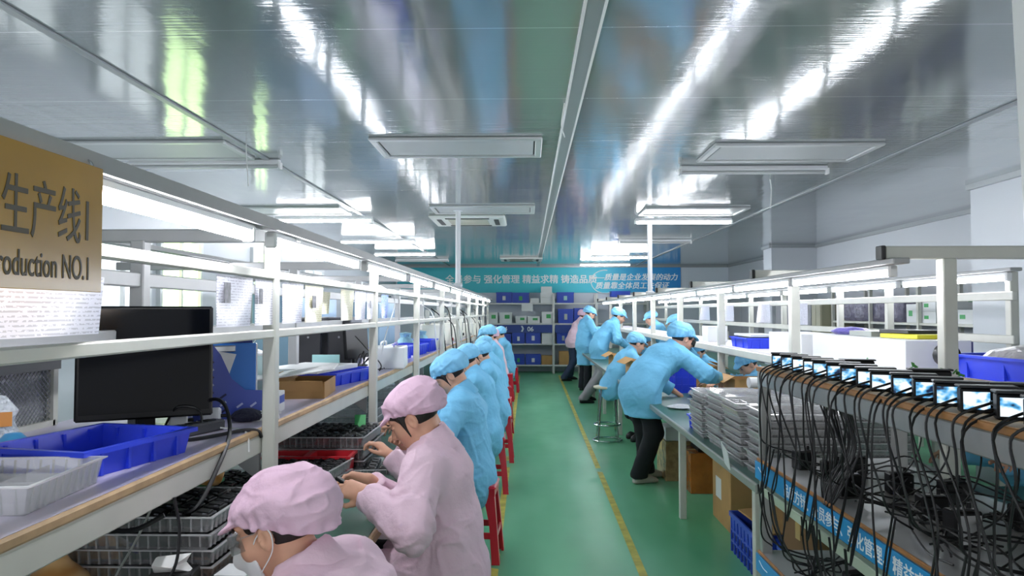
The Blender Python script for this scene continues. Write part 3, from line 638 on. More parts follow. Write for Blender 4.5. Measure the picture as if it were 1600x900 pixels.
    if mask:
        def mask_d(p):
            q = ((p-hc.astype(np.float32))@Hm.astype(np.float32)); o = smin(ell(q, (0, .03, -.04), (.064, .078, .078)), cone(q, (0, .1, -.015), (0, .112, -.05), .014, .022), .035); o = smin(o, ell(q, (0, .06, -.09), (.035, .032, .03)), .03)
            d = smax(o, -(o+.006), .002); d = smax(d, -(q[:, 1]-.04), .004); d = smax(d, q[:, 2]+.008+np.abs(q[:, 0])*.25, .006); return smax(d, -(q[:, 2]+.122), .006)
        mk = part('face_mask', sdf_mesh('face_mask', mask_d, hc-.17, hc+.17, min(hh, .0035), M_MASK), None, root)
        for sg in (-1, 1):
            b = MB(); b.tube([HP(sg*.058, .045, -.025), HP(sg*.074, .02, .0), HP(sg*.083, -.012, .018), HP(sg*.084, -.026, 0), HP(sg*.076, -.012, -.04), HP(sg*.056, .042, -.085)], .0016, n=5, sub=5); part('ear_loop', b, M_MASK, mk, smooth=True)
    if glasses:
        g = MB(); pts_ = [HP(x, y, z) for x, y, z in ((-.07, .06, .02), (-.06, .1, .02), (-.02, .118, .02), (.02, .118, .02), (.06, .1, .02), (.07, .06, .02))]
        lo_ = [HP(x, y, z) for x, y, z in ((-.068, .058, -.022), (-.06, .1, -.026), (-.025, .116, -.03), (.025, .116, -.03), (.06, .1, -.026), (.068, .058, -.022))]
        f_ = Hm@np.array((0, .0015, 0)); g.loft([pts_, lo_, [p-f_ for p in lo_], [p-f_ for p in pts_], pts_], close=False, caps=False)
        go = part('safety_glasses', g, glasses, root, smooth=True)
        for sg in (-1, 1): part('temple', MB().tube([HP(sg*.07, .06, .01), HP(sg*.08, .0, .012), HP(sg*.078, -.03, .0)], .0018, n=5), glasses, go, smooth=True)
    if legs:
        tm = trousers or M_NAVY
        def tr_d(p):
            t = None
            for hpx, kn, ft in zip(hips, knees, feet):
                a = smin(cone(p, hpx, kn, .098, .078), cone(p, kn, ft+np.array((0, 0, .03)), .078, .074), .03); a = smax(a, .05-p[:, 2], .01); t = a if t is None else smin(t, a, .015)
            return t+.009*vnoise(p*np.float32((12, 12, 18))+so)-.01*np.clip(.15-np.abs(vnoise(p*np.float32((8, 8, 16))+so)), 0, 1)
        pts = np.array(hips+knees+feet); part('trousers', sdf_mesh('trousers', tr_d, pts.min(0)-.14, pts.max(0)+.14, max(h, .01), tm), None, root)
        for ft in feet:
            m = MB(); rg = []
            for y, w_, hz, zc in ((-.075, .02, .02, .028), (-.06, .036, .036, .036), (-.02, .041, .05, .05), (.04, .042, .042, .042), (.1, .046, .032, .032), (.145, .036, .022, .022), (.165, .014, .012, .014)):
                rg.append([(w_*math.copysign(abs(math.cos(t))**.7, math.cos(t)), y, max(.002, zc+hz*math.copysign(abs(math.sin(t))**.7, math.sin(t)))) for t in [2*PI*i/14 for i in range(14)]])
            m.loft(rg); part('shoe', m, shoe or M_SHOE, root, smooth=60, loc=(ft[0], ft[1]+.02, 0))
    return root
# ================================================================== the workers
LF, RF = PI/2, -PI/2       # facing the left bench / the right bench
GL, GR, GQ = 'workers seated along the left bench', 'workers on the aisle side of the right bench', 'workers on the far side of the right bench'
p1 = person('person in pink coat and cap with white mask bending over the bench, nearest the camera', (0, 0, 0), LF-.12, GL, 'pink', h=.0055, hh=.0034, zp=.50, lean=(.32, .52, .7), hp=.32, hy=.0,
       head=(-.622, 1.83), hands_w=((-.80, 1.74, .78), (-.82, 1.98, .78)), pl=(-.3, -.4, -1), pr=(.3, -.4, -1), mask=True, glasses=clear_mat('clear_lens', tint=(.97, .97, .98), body=.03, gloss=.05), hair='short', bulk=1.08, cap_puff=1.13, cap_low=.008, seed=1, backdrop=.12, s=1.0)
p2 = person('person in pink coat and cap holding a black part over the green bench', (0, 0, 0), LF-.05, GL, 'pink', h=.0055, hh=.0036, zp=.555, lean=(.0, .12, .32), hp=.55, hy=.05,
       head=(-.455, 2.93), hands_w=((-.585, 2.70, .88), (-.62, 2.93, .875)), pl=(-.8, -.25, -.6), handdir=((.15, 1, .2), (-.1, 1, .12)), hair='fringe', seed=2, drape=.5, backdrop=.2, bulk=1.04, brim=.8, curl=(.55, .75, .6), hpalm=((.8, .1, -.5), (-.8, .1, -.5)))
person('person in pink between the pink and dark-haired blue workers, mostly hidden, only hands showing', (0, 0, 0), LF, GL, 'pink', h=.007, hh=.006, zp=.5, lean=(.05, .12, .3), hp=.7, head=(-.555, 3.85), hands_w=((-.65, 3.5, .865), (-.62, 3.74, .86)), hair='short', seed=9, backdrop=.1, curl=(.55, .75, .6), face=False, s=.93)
p3 = person('person in a blue coat and blue cap with dark fringe, seated behind the pink worker', (0, 0, 0), LF-.05, GL, 'blue', h=.007, hh=.0045, zp=.57, lean=(-.02, .08, .28), hp=.7, hy=.12,
       head=(-.50, 4.72), hands_w=((-.76, 4.36, .88), (-.78, 4.58, .86)), hair='fringe', seed=3, backdrop=.1, bulk=1.08)
rows = [((-.545, 6.4), 1.0, (.06, .18, .38), .65, .1, 'blue', 'blue seated worker whose cap is partly hidden behind the dark-haired blue worker'),
        ((-.50, 7.75), .97, (.05, .16, .34), .6, .0, 'blue', 'fifth seated worker on the left bench, above the third red stool'),
        ((-.565, 9.25), .98, (.08, .2, .36), .5, .75, 'blue', 'worker in blue on the left bench whose face turns toward the camera'),
        ((-.60, 10.7), 1.06, (.05, .14, .26), .45, .0, 'blue', 'worker in blue sitting taller just behind the one facing the camera'),
        ((-.645, 12.9), 1.04, (.04, .12, .26), .4, .0, 'pink', 'far seated worker in pink with a pink cap on the left bench'),
        ((-.56, 14.3), 1.05, (.05, .16, .3), .5, .0, 'blue', 'farthest seated worker in blue on the left bench, by the blue crates')]
for i, (hd, s_, ln, hp_, hy_, c, lb_) in enumerate(rows):
    person(lb_, (0, 0, 0), LF, GL, c, h=.011 if hd[1] < 10 else .014, hh=.0065 if hd[1] < 10 else .009, zp=.55 if hd[1] < 12 else .475, lean=ln, hp=hp_, hy=hy_, head=hd, s=s_, hands_w=((hd[0]-.33, hd[1]-.12, .84), (hd[0]-.33, hd[1]+.12, .84)), seed=10+i, hair='fringe', backdrop=.1, face=hd[1] < 10, bulk=1.05)
man = person('person in blue coat, wide dark trousers and grey shoes bending over the right bench', (0, 0, 0), RF+.36, GR, 'blue', sit=False, h=.008, hh=.005, zp=.83, lean=(.6, .85, .95), hp=.4, hy=-.1, glasses=M_EYE, s=1.04,
       head=(1.42, 6.8), hands_w=((1.36, 7.0, .81), (1.70, 6.72, .95)), knees=((-.1, .1, .46), (.1, .08, .46)), feet_w=((1.1, 6.95), (1.0, 6.72)), hem=.6, hair='short', trousers=mat('black_trousers', '#0d1016', .85), seed=21, hpalm=(0, .15, -1), pr=(.6, -.6, .1), bulk=1.05)
person('person in a blue coat sitting on the chrome stool with back to the camera', (0, 0, 0), RF+.1, GR, 'blue', sit=True, h=.010, hh=.006, zp=.74, lean=(.35, .55, .7), hp=.4, head=(1.32, 8.95), hands_w=((1.55, 9.1, .9), (1.55, 8.8, .9)), hair='short', seed=22, knees=((-.12, .36, .66), (.12, .36, .66)), feet=((-.12, .25, .3), (.12, .25, .3)), backdrop=.05, s=.93, shoe=M_DSHOE)
person('person in blue coat and grey trousers leaning over the right bench', (0, 0, 0), RF+.15, GR, 'blue', sit=False, h=.012, hh=.007, zp=.92, lean=(.42, .62, .7), hp=.5, hy=-.35, head=(1.57, 12.7), hands_w=((1.75, 12.85, 1.0), (1.7, 12.5, .95)), hem=.62, hair='short', trousers=M_GREYT, shoe=M_DSHOE, seed=23, s=1.04, feet_w=((1.0, 12.95), (.93, 12.55)))
person('person in long blue coat and navy trousers standing upright at the far right bench', (0, 0, 0), RF+.35, GR, 'blue', sit=False, h=.013, hh=.008, lean=(.05, .12, .25), hp=.55, hy=-.2, head=(1.22, 14.5), hands_w=((1.5, 14.75, 1.2), (1.5, 14.35, 1.15)), hem=.5, hair='short', trousers=M_NAVY, shoe=M_DSHOE, seed=24, s=1.02)
person('person in pink coat and dark jeans half hidden behind the upright blue worker', (0, 0, 0), RF+.2, GR, 'pink', sit=False, h=.013, hh=.009, lean=(.3, .4, .5), hp=.5, head=(1.25, 16.6), hands_w=((1.5, 16.9, 1.0), (1.5, 16.5, 1.0)), hem=.75, hair='short', trousers=M_DENIM, shoe=M_DSHOE, seed=25, feet_w=((.95, 16.9), (.8, 16.5)), face=False)
qs = [((2.17, 7.35), 1.0, .62, .2, True, 'worker across the right bench, head bowed under the white shelf beside the second post'),
      ((2.17, 9.5), 1.0, .6, 0, True, 'worker across the right bench beyond the bending worker, arm raised to face'),
      ((2.15, 11.5), .98, .6, 0, True, 'worker bowed under the white shelf across from the chrome stool worker'),
      ((2.15, 13.2), .98, .6, 0, True, 'worker bowed under the white shelf across from the leaning grey-trousered worker'),
      ((2.35, 14.2), 1.02, .5, .2, False, 'standing worker beyond the right bench, farther of two caps above the shelf'),
      ((2.42, 12.3), .98, .45, 0, False, 'standing worker beyond the right bench, nearer of two caps above the shelf'),
      ((2.45, 3.55), 1.0, .5, 0, True, 'worker behind the cable rack whose hand shows at the right edge')]
for i, (hd, s_, hp_, hy_, sit_, lb_) in enumerate(qs):
    near = hd[1] < 8
    ln = (.25, .4, .6) if sit_ else (.3, .45, .6)
    hw = ((hd[0]-.36, hd[1]+.14, .84), (hd[0]-.36, hd[1]-.14, .86)) if i != 6 else ((2.1, 3.75, .85), (2.18, 3.42, .87))
    if i == 1: hw = ((hd[0]-.3, hd[1]+.14, .84), (hd[0]-.2, hd[1]-.2, 1.12))
    person(lb_, (0, 0, 0), LF, GQ, 'blue', sit=sit_, h=.009 if i in (0, 6) else .013, hh=.006 if i in (0, 6) else .009, zp=.5 if sit_ else .86, lean=ln, hp=hp_, hy=hy_, head=hd, s=s_, hands_w=hw, seed=40+i, hair='short', backdrop=.05, face=near, hem=.6)
# ================================================================== things on and over the left bench
M_BIN = mat('royal_blue_plastic', '#2b45dd', .35); M_CRATE = mat('crate_blue_plastic', '#2748b4', .4); M_CLEAR = clear_mat('clear_plastic', tint=(.95, .96, .98), body=.08, gloss=.06, rough=.06); M_CLEAR2 = clear_mat('clear_sleeve', tint=(.97, .98, 1), body=.26, gloss=.12, rough=.05); M_RIM = clear_mat('glint_whitened_rim', tint=(.98, .98, 1), body=.5, gloss=.2, rough=.05)  # rim plastic whitened to stand in for bright edge glints
M_DEV = mat('black_plastic', '#0e0f11', .4, spec=.3); M_DEVTOP = mat('charcoal_plastic', '#2a2b2f', .45); M_TRIM_GLINT = mat('grey_trim_and_glint', '#8d9096', .15, .5); M_SILVER = mat('silver_metal', '#b9bcc0', .25, .9)
M_CARD = mat('cardboard', '#b08a54', .7, vary=(7, .12)); M_WBOX = mat('white_card', '#dcdfe0', .5); M_TEAL = mat('pale_teal_card', '#9fd0cb', .5); M_GREENP = mat('green_print', '#3fa45c', .5)
def printed(name, base, ink, sx=4, sz=120, amt=.42):
    m = bpy.data.materials.new(name); m.use_nodes = True; nt = m.node_tree; b = nt.nodes['Principled BSDF']; N = nt.nodes.new; L = nt.links.new
    tc = N('ShaderNodeTexCoord'); w = N('ShaderNodeTexWave'); w.bands_direction = 'Z'; w.inputs['Scale'].default_value = sz/6.28*2; w.inputs['Distortion'].default_value = 0
    mp = N('ShaderNodeMapping'); mp.inputs['Scale'].default_value = (sx*22, sx*22, sz*1.2); n = N('ShaderNodeTexNoise'); n.inputs['Scale'].default_value = 1; n.inputs['Detail'].default_value = 2
    L(tc.outputs['Object'], w.inputs['Vector']); L(tc.outputs['Object'], mp.inputs[0]); L(mp.outputs[0], n.inputs['Vector'])
    g = N('ShaderNodeMath'); g.operation = 'GREATER_THAN'; g.inputs[1].default_value = .6; L(w.outputs['Fac'], g.inputs[0]); g2 = N('ShaderNodeMath'); g2.operation = 'GREATER_THAN'; g2.inputs[1].default_value = .47; L(n.outputs[0], g2.inputs[0])
    mu = N('ShaderNodeMath'); mu.operation = 'MULTIPLY'; L(g.outputs[0], mu.inputs[0]); L(g2.outputs[0], mu.inputs[1]); m3 = N('ShaderNodeMath'); m3.operation = 'MULTIPLY'; m3.inputs[1].default_value = amt; L(mu.outputs[0], m3.inputs[0])
    mx = N('ShaderNodeMix'); mx.data_type = 'RGBA'; mx.inputs[6].default_value = lin(base); mx.inputs[7].default_value = lin(ink); L(m3.outputs[0], mx.inputs[0]); L(mx.outputs[2], b.inputs['Base Color'])
    b.inputs['Roughness'].default_value = .22; MATS[name] = m; return m
M_DOC = printed('printed_sheet', '#dadae6', '#55556a'); M_DOCY = printed('printed_cream_sheet', '#ece8c4', '#8a8560'); M_DOCB = printed('printed_blue_sheet', '#5d86e0', '#dfe8ff', amt=.8); M_PHOTO = mat('grey_picture_print', '#6d6c74', .4, vary=(60, .6))
def open_bin(l, w, h, wall=.004, taper=.93, rim=.012, ribs=(4, 2)):
    """tapered open tray with a rolled rim and outer ribs; origin at the centre of its bottom"""
    m = MB(); R = lambda fx, z, e=0.: [(sx*(l/2*fx+e), sy*(w/2*fx+e), z) for sx, sy in ((-1, -1), (1, -1), (1, 1), (-1, 1))]
    m.loft([R(taper, 0), R(1, h-.001), R(1, h-.012, rim), R(1, h, rim), R(1, h, -wall), R(taper, wall, -wall)])
    def rib(p0, p1, n_):
        m.box(((p0[0]+p1[0])/2, (p0[1]+p1[1])/2, h*.46), (.009 if n_ else .012, .012 if n_ else .009, h*.86))
    for i in range(ribs[0]):
        x = l*taper*(-.5+(i+.5)/ribs[0])
        for s in (-1, 1): rib((x, s*w/2*.965), (x, s*w/2*.965), True)
    for i in range(ribs[1]):
        y = w*taper*(-.5+(i+.5)/ribs[1])
        for s in (-1, 1): rib((s*l/2*.965, y), (s*l/2*.965, y), False)
    return m
def bin_thing(label, l, w, h, loc, rz=0, m=None, name='storage_bin', group=None, **k):
    return tag(part(name, open_bin(l, w, h, **k), m or M_BIN, smooth=35, loc=loc, rot=(0, 0, rz)), label, 'bin', group)
# --- hanging sign and papers
M_GOLD = mat('amber_acrylic', '#bb8e3e', .22, vary=(5, .12)); M_INK = mat('grey_brown_ink', '#574d3c', .5)
sg = tag(part('hanging_sign', MB().box((0, 0, 0), (.004, .50, .226), bev=.001), M_GOLD, loc=(-.78, 1.075, 1.698)), 'amber production line sign hanging from the lamp rail at the left edge', 'sign')
TR = (PI/2, 0, PI/2)
part('chinese_lettering', text_mesh('生产线1', .1, M_INK, sx=.66, extrude=.0006, bold=.0005), None, sg, loc=(.0025, -.012, -.022), rot=TR)
part('english_lettering', text_mesh('Production NO.1', .058, M_INK, sx=.61, extrude=.0006, bold=.0003), None, sg, loc=(.0025, -.036, -.092), rot=TR)
for y in (-.2, .22): part('hook', MB().tube([(0, y, .113), (-.004, y, .12), (-.012, y, .126)], .0022, n=5), M_SILVER, sg)
def hung_sheet(y0, y1, z0, z1, m, label, x=-.885, curl=.008, name='hanging_document', grp='documents hung between the rails of the left bench', pic=None):
    b = MB(); n = 6; ys = np.linspace(y0, y1, n); f = []; k = random.Random(int(y0*1000))
    for side in (0, 1):
        f.append([[(x+curl*math.sin(PI*j/(n-1)*1.3+k.random()*.3)*i/4+side*.0012, y, z1+(z0-z1)*i/4) for j, y in enumerate(ys)] for i in range(5)])
    c = ((y0+y1)/2, (z0+z1)/2)
    vs = [(p[0]-x, p[1]-c[0], p[2]-c[1]) for s_ in f for r in s_ for p in r]; fs = []; o = 5*n
    for i in range(4):
        for j in range(n-1):
            a = i*n+j; fs += [(a, a+1, a+n+1, a+n), (o+a, o+a+n, o+a+n+1, o+a+1)]
    for j in range(n-1): fs += [(j, o+j, o+j+1, j+1), (4*n+j, 4*n+j+1, o+4*n+j+1, o+4*n+j)]
    b.add(vs, fs); t = tag(part(name, b, m, loc=(x, *c), smooth=True), label, 'document', grp)
    if pic: part('printed_picture', MB().box((.007+curl*.6, pic[0]-c[0], pic[1]-c[1]), (.0012, pic[2], pic[3])), M_PHOTO, t)
    return t
hung_sheet(1.1, 1.49, 1.505, 1.62, M_DOC, 'white printed sheet hanging under the amber production sign', x=-.87, curl=.012)
hung_sheet(2.07, 2.345, 1.505, 1.657, M_DOC, 'white printed sheet with grey picture hung right above the monitor corner', pic=(2.12, 1.605, .045, .06))
hung_sheet(2.365, 2.60, 1.505, 1.657, M_DOC, 'white printed sheet with small stamps hung just left of the nearest front post', pic=(2.39, 1.6, .03, .05))
hung_sheet(2.63, 2.88, 1.507, 1.657, M_DOC, 'white shiny sleeved sheet hung just right of the nearest front post')
hung_sheet(2.9, 3.16, 1.507, 1.657, M_DOCY, 'cream printed sheet in a sleeve hung beside the gap over the black computer', pic=(2.99, 1.59, .05, .05))
hung_sheet(3.27, 3.44, 1.54, 1.64, M_DOCY, 'small cream notice hung low behind the gap between sleeved sheets', x=-.93)
hung_sheet(3.46, 3.72, 1.508, 1.657, M_DOCY, 'cream sheet with faint text hung right of the small notice')
hung_sheet(3.74, 4.0, 1.508, 1.657, M_DOC, 'white sheet hung second to the left of the second front post')
hung_sheet(4.02, 4.2, 1.508, 1.657, M_DOC, 'narrow white sheet hung against the second front post', pic=(4.07, 1.59, .03, .04))
hung_sheet(4.42, 4.64, 1.51, 1.655, M_DOCB, 'blue printed sheet hung just right of the second front post')
# --- on the upper shelf, near to far
ZS = 1.15
def clear_tray(l, w, h, cells=(0, 0), t=.0016, ribs=True):
    m = MB(); tp = .93; R = lambda f_, z, e=0.: [(sx*(l/2*f_+e), sy*(w/2*f_+e), z) for sx, sy in ((-1, -1), (1, -1), (1, 1), (-1, 1))]
    m.loft([R(tp, 0), R(.99, h-.003)], caps=False); m.loft([R(.99, h-.003), R(1, h-.003, .006), R(1, h, .006), R(.99, h, -t)], caps=False, mi=1); m.loft([R(.99, h, -t), R(tp, t, -t)], caps=False); m.add([*R(tp, 0), *R(tp, t, -t)], [(3, 2, 1, 0), (4, 5, 6, 7)])
    for i in range(1, cells[0]): x = l*tp*(-.5+i/cells[0]); m.box((x, 0, h*.38), (t, w*tp-.004, h*.7))
    for i in range(1, cells[1]): y = w*tp*(-.5+i/cells[1]); m.box((0, y, h*.38), (l*tp-.004, t, h*.7))
    if ribs:
        for i in range(int(l/.03)):
            x = l*tp*(-.5+(i+.5)/int(l/.03))
            for s in (-1, 1): m.box((x, s*w/2*.962, h*.48), (.0035, .005, h*.85), rot=R3(-s*.09*w/.3, 0, 0), mi=2)
        for i in range(int(w/.03)):
            y = w*tp*(-.5+(i+.5)/int(w/.03))
            for s in (-1, 1): m.box((s*l/2*.962, y, h*.48), (.005, .0035, h*.85), rot=R3(0, s*.09, 0), mi=2)
    return m
tag(part('clear_tray', clear_tray(.34, .3, .06, (3, 3)), [M_CLEAR2, M_RIM, M_CLEAR2], loc=(-1.155, 1.56, ZS), rot=(0, 0, .08)), 'empty clear plastic tray at the left edge of the upper shelf', 'tray')
bin_thing('royal blue open bin on the upper shelf in front of the monitor', .385, .30, .07, (-1.15, 1.94, ZS), 1.353, taper=.93, ribs=(4, 3))
# monitor
mo = thing('monitor', 'black flat monitor standing on the upper shelf behind the blue bin', 'monitor', (-1.27, 2.43, ZS), .5)
sc_ = MB(); sc_.box((0, 0, 0), (.41, .028, .372), bev=.006); sx = part('screen_housing', sc_, M_DEV, mo, loc=(0, 0, .232), rot=(math.radians(-4), 0, 0))
part('screen', MB().box((0, -.0145, .006), (.386, .002, .34)), mat('dark_screen', '#04060c', .12, spec=.12), sx)
part('stand_neck', MB().box((0, .03, .07), (.06, .03, .15), bev=.006), M_DEV, mo); part('stand_base', MB().lathe([(.11, 0), (.11, .006), (.09, .014), (.03, .018)], n=28), M_DEV, mo, smooth=True, loc=(0, .03, 0))
# wire mesh partition
wm = thing('mesh_partition', 'framed silver wire mesh partition behind the upper shelf at the far left', 'partition', (-1.68, 2.0, ZS))
fr = MB(); L_, Hh = 1.15, .2
for y in (-L_/2, L_/2): fr.box((0, y, Hh/2), (.025, .025, Hh))
fr.box((0, 0, .01), (.025, L_, .02)); part('frame', fr, M_STEEL, wm); part('header', MB().box((0, 0, Hh+.018), (.04, L_+.03, .04)), mat('dark_grey_bar', '#33363a', .5), wm)
wr_ = MB(); st = .02
for i in range(int((L_+Hh)/st)):
    for sgn in (1, -1):
        y0 = -L_/2-Hh+i*st; a = max(-L_/2, y0); b_ = min(L_/2, y0+Hh)
        if b_-a < .01: continue
        z0, z1 = a-y0, b_-y0
        pa, pb = (0, sgn*a, .01+z0*.95), (0, sgn*b_, .01+z1*.95); wr_.cyl(pa, pb, .0013, n=4)
part('wire_mesh', wr_, M_SILVER, wm)
part('backing_sheet', MB().box((-.02, 0, Hh/2), (.004, L_, Hh)), mat('grey_backing', '#a5a9ad', .5, vary=(12, .35)), wm)
bgw = thing('crumpled_bag', 'white crumpled bag with a blue lid standing by the wire mesh at the far left', 'bag', (-1.5, 2.06, ZS)); part('bag_body', MB().lathe([(.0, 0), (.045, .0), (.06, .04), (.04, .09), (.05, .12), (.02, .16), (.0, .165)], n=14), mat('white_bag', '#d5dbe2', .4, bump=(25, 1, .04), vary=(14, .3)), bgw, smooth=True)
part('blue_lid', MB().lathe([(.0, 0), (.035, .005), (.04, .03), (.02, .05), (.0, .052)], n=14), mat('sky_blue_plastic', '#4aa3dc', .3), bgw, smooth=True, loc=(.06, -.02, .01)); part('orange_print', MB().box((.045, -.03, .1), (.03, .004, .04), rot=R3(0, 0, .6)), mat('orange_print', '#d9924a', .5), bgw)
# file rack with folders
fk = thing('file_rack', 'blue slotted plastic file rack standing beside the monitor', 'file rack', (-1.15, 2.78, ZS), 0.62)
M_RACK = mat('slate_blue_plastic', '#3d4fa6', .4)
pf = [(-.125, 0), (.125, 0), (.125, .1), (.06, .105), (.01, .15), (-.03, .24), (-.06, .28), (-.125, .285)]
def slotted_side(x):
    m = MB(); m.prism(pf, .004, c=(0, x, 0), rot=R3(PI/2, 0, 0))
    return m
for x in (-.055, .055):
    sp = part('side_panel', slotted_side(x), M_RACK, fk)
    for col_, (zz0, n_) in ((-.1, (.03, 9)), (-.065, (.04, 7)), (-.02, (.03, 3)), (.04, (.02, 2)), (.09, (.02, 2))):
        for k in range(n_):
            part('slot', MB().box((col_, x-.002-.0025*(1), zz0+k*.028), (.026, .0015, .0075), rot=R3(0, -.6, 0)), mat('slot_light', '#aab4d8', .5) if k % 2 else mat('slot_dark', '#1a2150', .6), sp)
part('back_panel', MB().box((-.123, 0, .142), (.004, .11, .285)), M_RACK, fk); part('base', MB().box((0, 0, .002), (.25, .11, .004)), M_RACK, fk)
M_FOLD = mat('blue_folder', '#1f6fc4', .35)
for dx, dy, hh_, mm, lb_ in ((.0, -.02, .275, M_FOLD, 'bright blue clip folder in the file rack'), (.012, .005, .27, M_WBOX, 'thin white folder in the file rack behind the blue one'), (.0, .03, .29, mat('navy_folder', '#1c2a7c', .4), 'navy folder at the back of the file rack')):
    R_ = Matrix.Rotation(.62, 3, 'Z')@Vector((dx, dy, 0))
    fo = thing('folder', lb_, 'folder', (-1.15+R_.x, 2.78+R_.y, ZS+.005), .62)
    part('cover', MB().box((0, 0, hh_/2), (.215, .014, hh_), bev=.003), mm, fo)
    if mm is M_FOLD: part('clip', MB().box((-.02, -.01, hh_-.02), (.1, .012, .025), bev=.004), M_SILVER, fo)
    else: part('pages', MB().box((.002, 0, hh_/2+.002), (.213, .008, hh_-.006)), M_WBOX, fo)
pt = thing('paper_slip', 'crumpled white paper slip tucked in the front of the file rack', 'paper', (-1.16, 2.72, ZS+.1), .7, rot=(.0, .22, .65))
part('sheet', MB().loft([[(-.035, 0, 0), (.035, .003, 0), (.034, .006, .001), (-.035, .003, .0)], [(-.036, -.01, .08), (.03, -.012, .085), (.03, -.009, .085), (-.036, -.007, .08)], [(-.03, -.012, .15), (.036, -.018, .152), (.036, -.015, .152), (-.03, -.009, .15)]]), M_WBOX, pt)
part('yellow_note', MB().box((.02, -.008, .02), (.03, .004, .03)), mat('yellow_note', '#e4e04a', .5), pt)
# small clutter by the rack
def plug(label, x, y, rz, m, sz=(.06, .06, .05)):
    t = thing('power_adapter', label, 'adapter', (x, y, ZS), rz); part('body', MB().box((0, 0, sz[2]/2), sz, bev=.006), m, t); part('cable_boot', MB().cyl((sz[0]/2, 0, sz[2]/2), (sz[0]/2+.02, 0, sz[2]/2), .006), M_DEV, t, smooth=True); return t
plug('white square adapter plugged beside the monitor foot', -1.205, 2.52, .5, M_WBOX); plug('second white adapter nearer the file rack', -1.13, 2.62, .3, M_WBOX, (.06, .05, .055))
ps = thing('power_strip', 'dark grey power strip lying on the upper shelf beside the blue bin', 'power strip', (-1.1, 2.36, ZS), 1.25)
part('body', MB().box((0, 0, .018), (.3, .055, .036), bev=.006), mat('dark_grey_plastic', '#3b3d44', .45), ps)
for k in range(4): part('socket', MB().box((-.1+.065*k, 0, .037), (.04, .035, .003), bev=.001), M_DEV, ps)
tag(part('crumpled_glove', MB().lathe([(.0, 0), (.05, .004), (.06, .02), (.045, .035), (.02, .045), (.0, .046)], n=12), mat('navy_cloth', '#1b1d33', .8, bump=(40, .8, .02)), smooth=True, loc=(-1.03, 2.69, ZS)), 'crumpled dark blue glove in front of the file rack', 'glove')
tag(part('note_stack', MB().box((0, 0, .01), (.1, .08, .02), bev=.002).box((.01, .005, .024), (.09, .075, .008), rot=R3(0, 0, .2)), M_WBOX, loc=(-.985, 2.73, ZS), rot=(0, 0, .6)), 'small stack of white notes at the shelf edge by the post', 'notepad')
def cable(label, pts, r=.004, m=None, group='loose cables on the left bench', sub=7, name='cable'):
    P0 = np.array(pts[0], float); t = tag(part(name, MB().tube([tuple(np.array(p)-P0) for p in pts], r, n=6, sub=sub), m or M_BLACK, smooth=True, loc=tuple(P0)), label, 'cable', group); return t
cable('thick black cable looping off the shelf edge beside the blue bin', [(-1.17, 2.5, 1.2), (-1.08, 2.5, 1.25), (-1.0, 2.42, 1.24), (-.935, 2.3, 1.17), (-.91, 2.15, 1.09), (-.93, 2.05, 1.0), (-1.02, 2.08, .99)], .0065)
cable('black cable lying across the shelf and curling at its edge', [(-1.14, 2.35, 1.156), (-1.05, 2.25, 1.157), (-.99, 2.33, 1.157), (-.94, 2.43, 1.158), (-.92, 2.5, 1.145), (-.915, 2.52, 1.12)], .006)
cable('black cable coil between monitor and adapters', [(-1.24, 2.5, 1.16), (-1.17, 2.44, 1.23), (-1.1, 2.45, 1.22), (-1.07, 2.38, 1.16), (-1.13, 2.33, 1.157), (-1.2, 2.42, 1.157)], .004)
cable('thin white cable crossing the shelf edge by the adapters', [(-1.13, 2.5, 1.175), (-1.04, 2.47, 1.16), (-.97, 2.46, 1.157), (-.925, 2.42, 1.145), (-.915, 2.41, 1.09)], .003, M_WIRE)
cable('black cable hanging from the shelf beam over the top tray', [(-.915, 1.9, 1.07), (-.90, 1.9, .98), (-.91, 1.88, .88), (-1.0, 1.86, .78), (-1.05, 1.85, .755)], .0045)
cable('thin grey wire hanging over the stacked trays by the wood grain pot', [(-.95, 1.86, 1.06), (-1.0, 1.88, .97), (-1.06, 1.88, .86), (-1.08, 1.85, .765)], .003, M_EGREY)
cable('short thick black cable bowing under the shelf beam', [(-1.1, 1.9, 1.03), (-1.05, 1.86, 1.0), (-.99, 1.86, 1.0), (-.93, 1.88, 1.03)], .007)
# second bay of the shelf
cbx = thing('cardboard_box', 'open brown cardboard box with a white board on top, second shelf bay', 'box', (-1.06, 3.55, ZS), .12)
bx = MB(); l_, w_, h_, t_ = .2, .36, .075, .004
for s in (-1, 1): bx.box((s*l_/2, 0, h_/2), (t_, w_, h_)); bx.box((0, s*w_/2, h_/2), (l_, t_, h_))
bx.box((0, 0, .003), (l_, w_, .006)); part('carton', bx, M_CARD, cbx)
part('flap', MB().box((-.12, 0, .085), (.08, .34, .004), rot=R3(0, .35, 0)), M_CARD, cbx); part('flap', MB().box((.0, -.2, .06), (.19, .05, .004), rot=R3(-1.2, 0, 0)), M_CARD, cbx)
tag(part('white_board', MB().box((0, 0, 0), (.4, .36, .006), bev=.001), M_WBOX, loc=(-1.13, 3.55, ZS+.105), rot=(0, -.13, .2)), 'white board lying tilted over the open cardboard box', 'board')
bin_thing('blue bin half covered with white card behind the cardboard box', .5, .3, .07, (-1.12, 4.2, ZS), 1.35, ribs=(4, 2))
tag(part('white_card', MB().box((0, 0, .012), (.34, .5, .024), bev=.002), M_WBOX, loc=(-1.22, 4.12, ZS+.073), rot=(0, 0, -.2)), 'white card sheet stack lying over the blue bin beside the second post', 'card')
cc_ = thing('carton', 'pale grey carton with blue print next to the nearest front post', 'box', (-1.02, 2.95, ZS), .1); part('carton_body', MB().box((0, 0, .04), (.06, .1, .08), bev=.002), M_WBOX, cc_); part('blue_print', MB().box((.031, 0, .05), (.001, .08, .03)), M_CRATE, cc_)
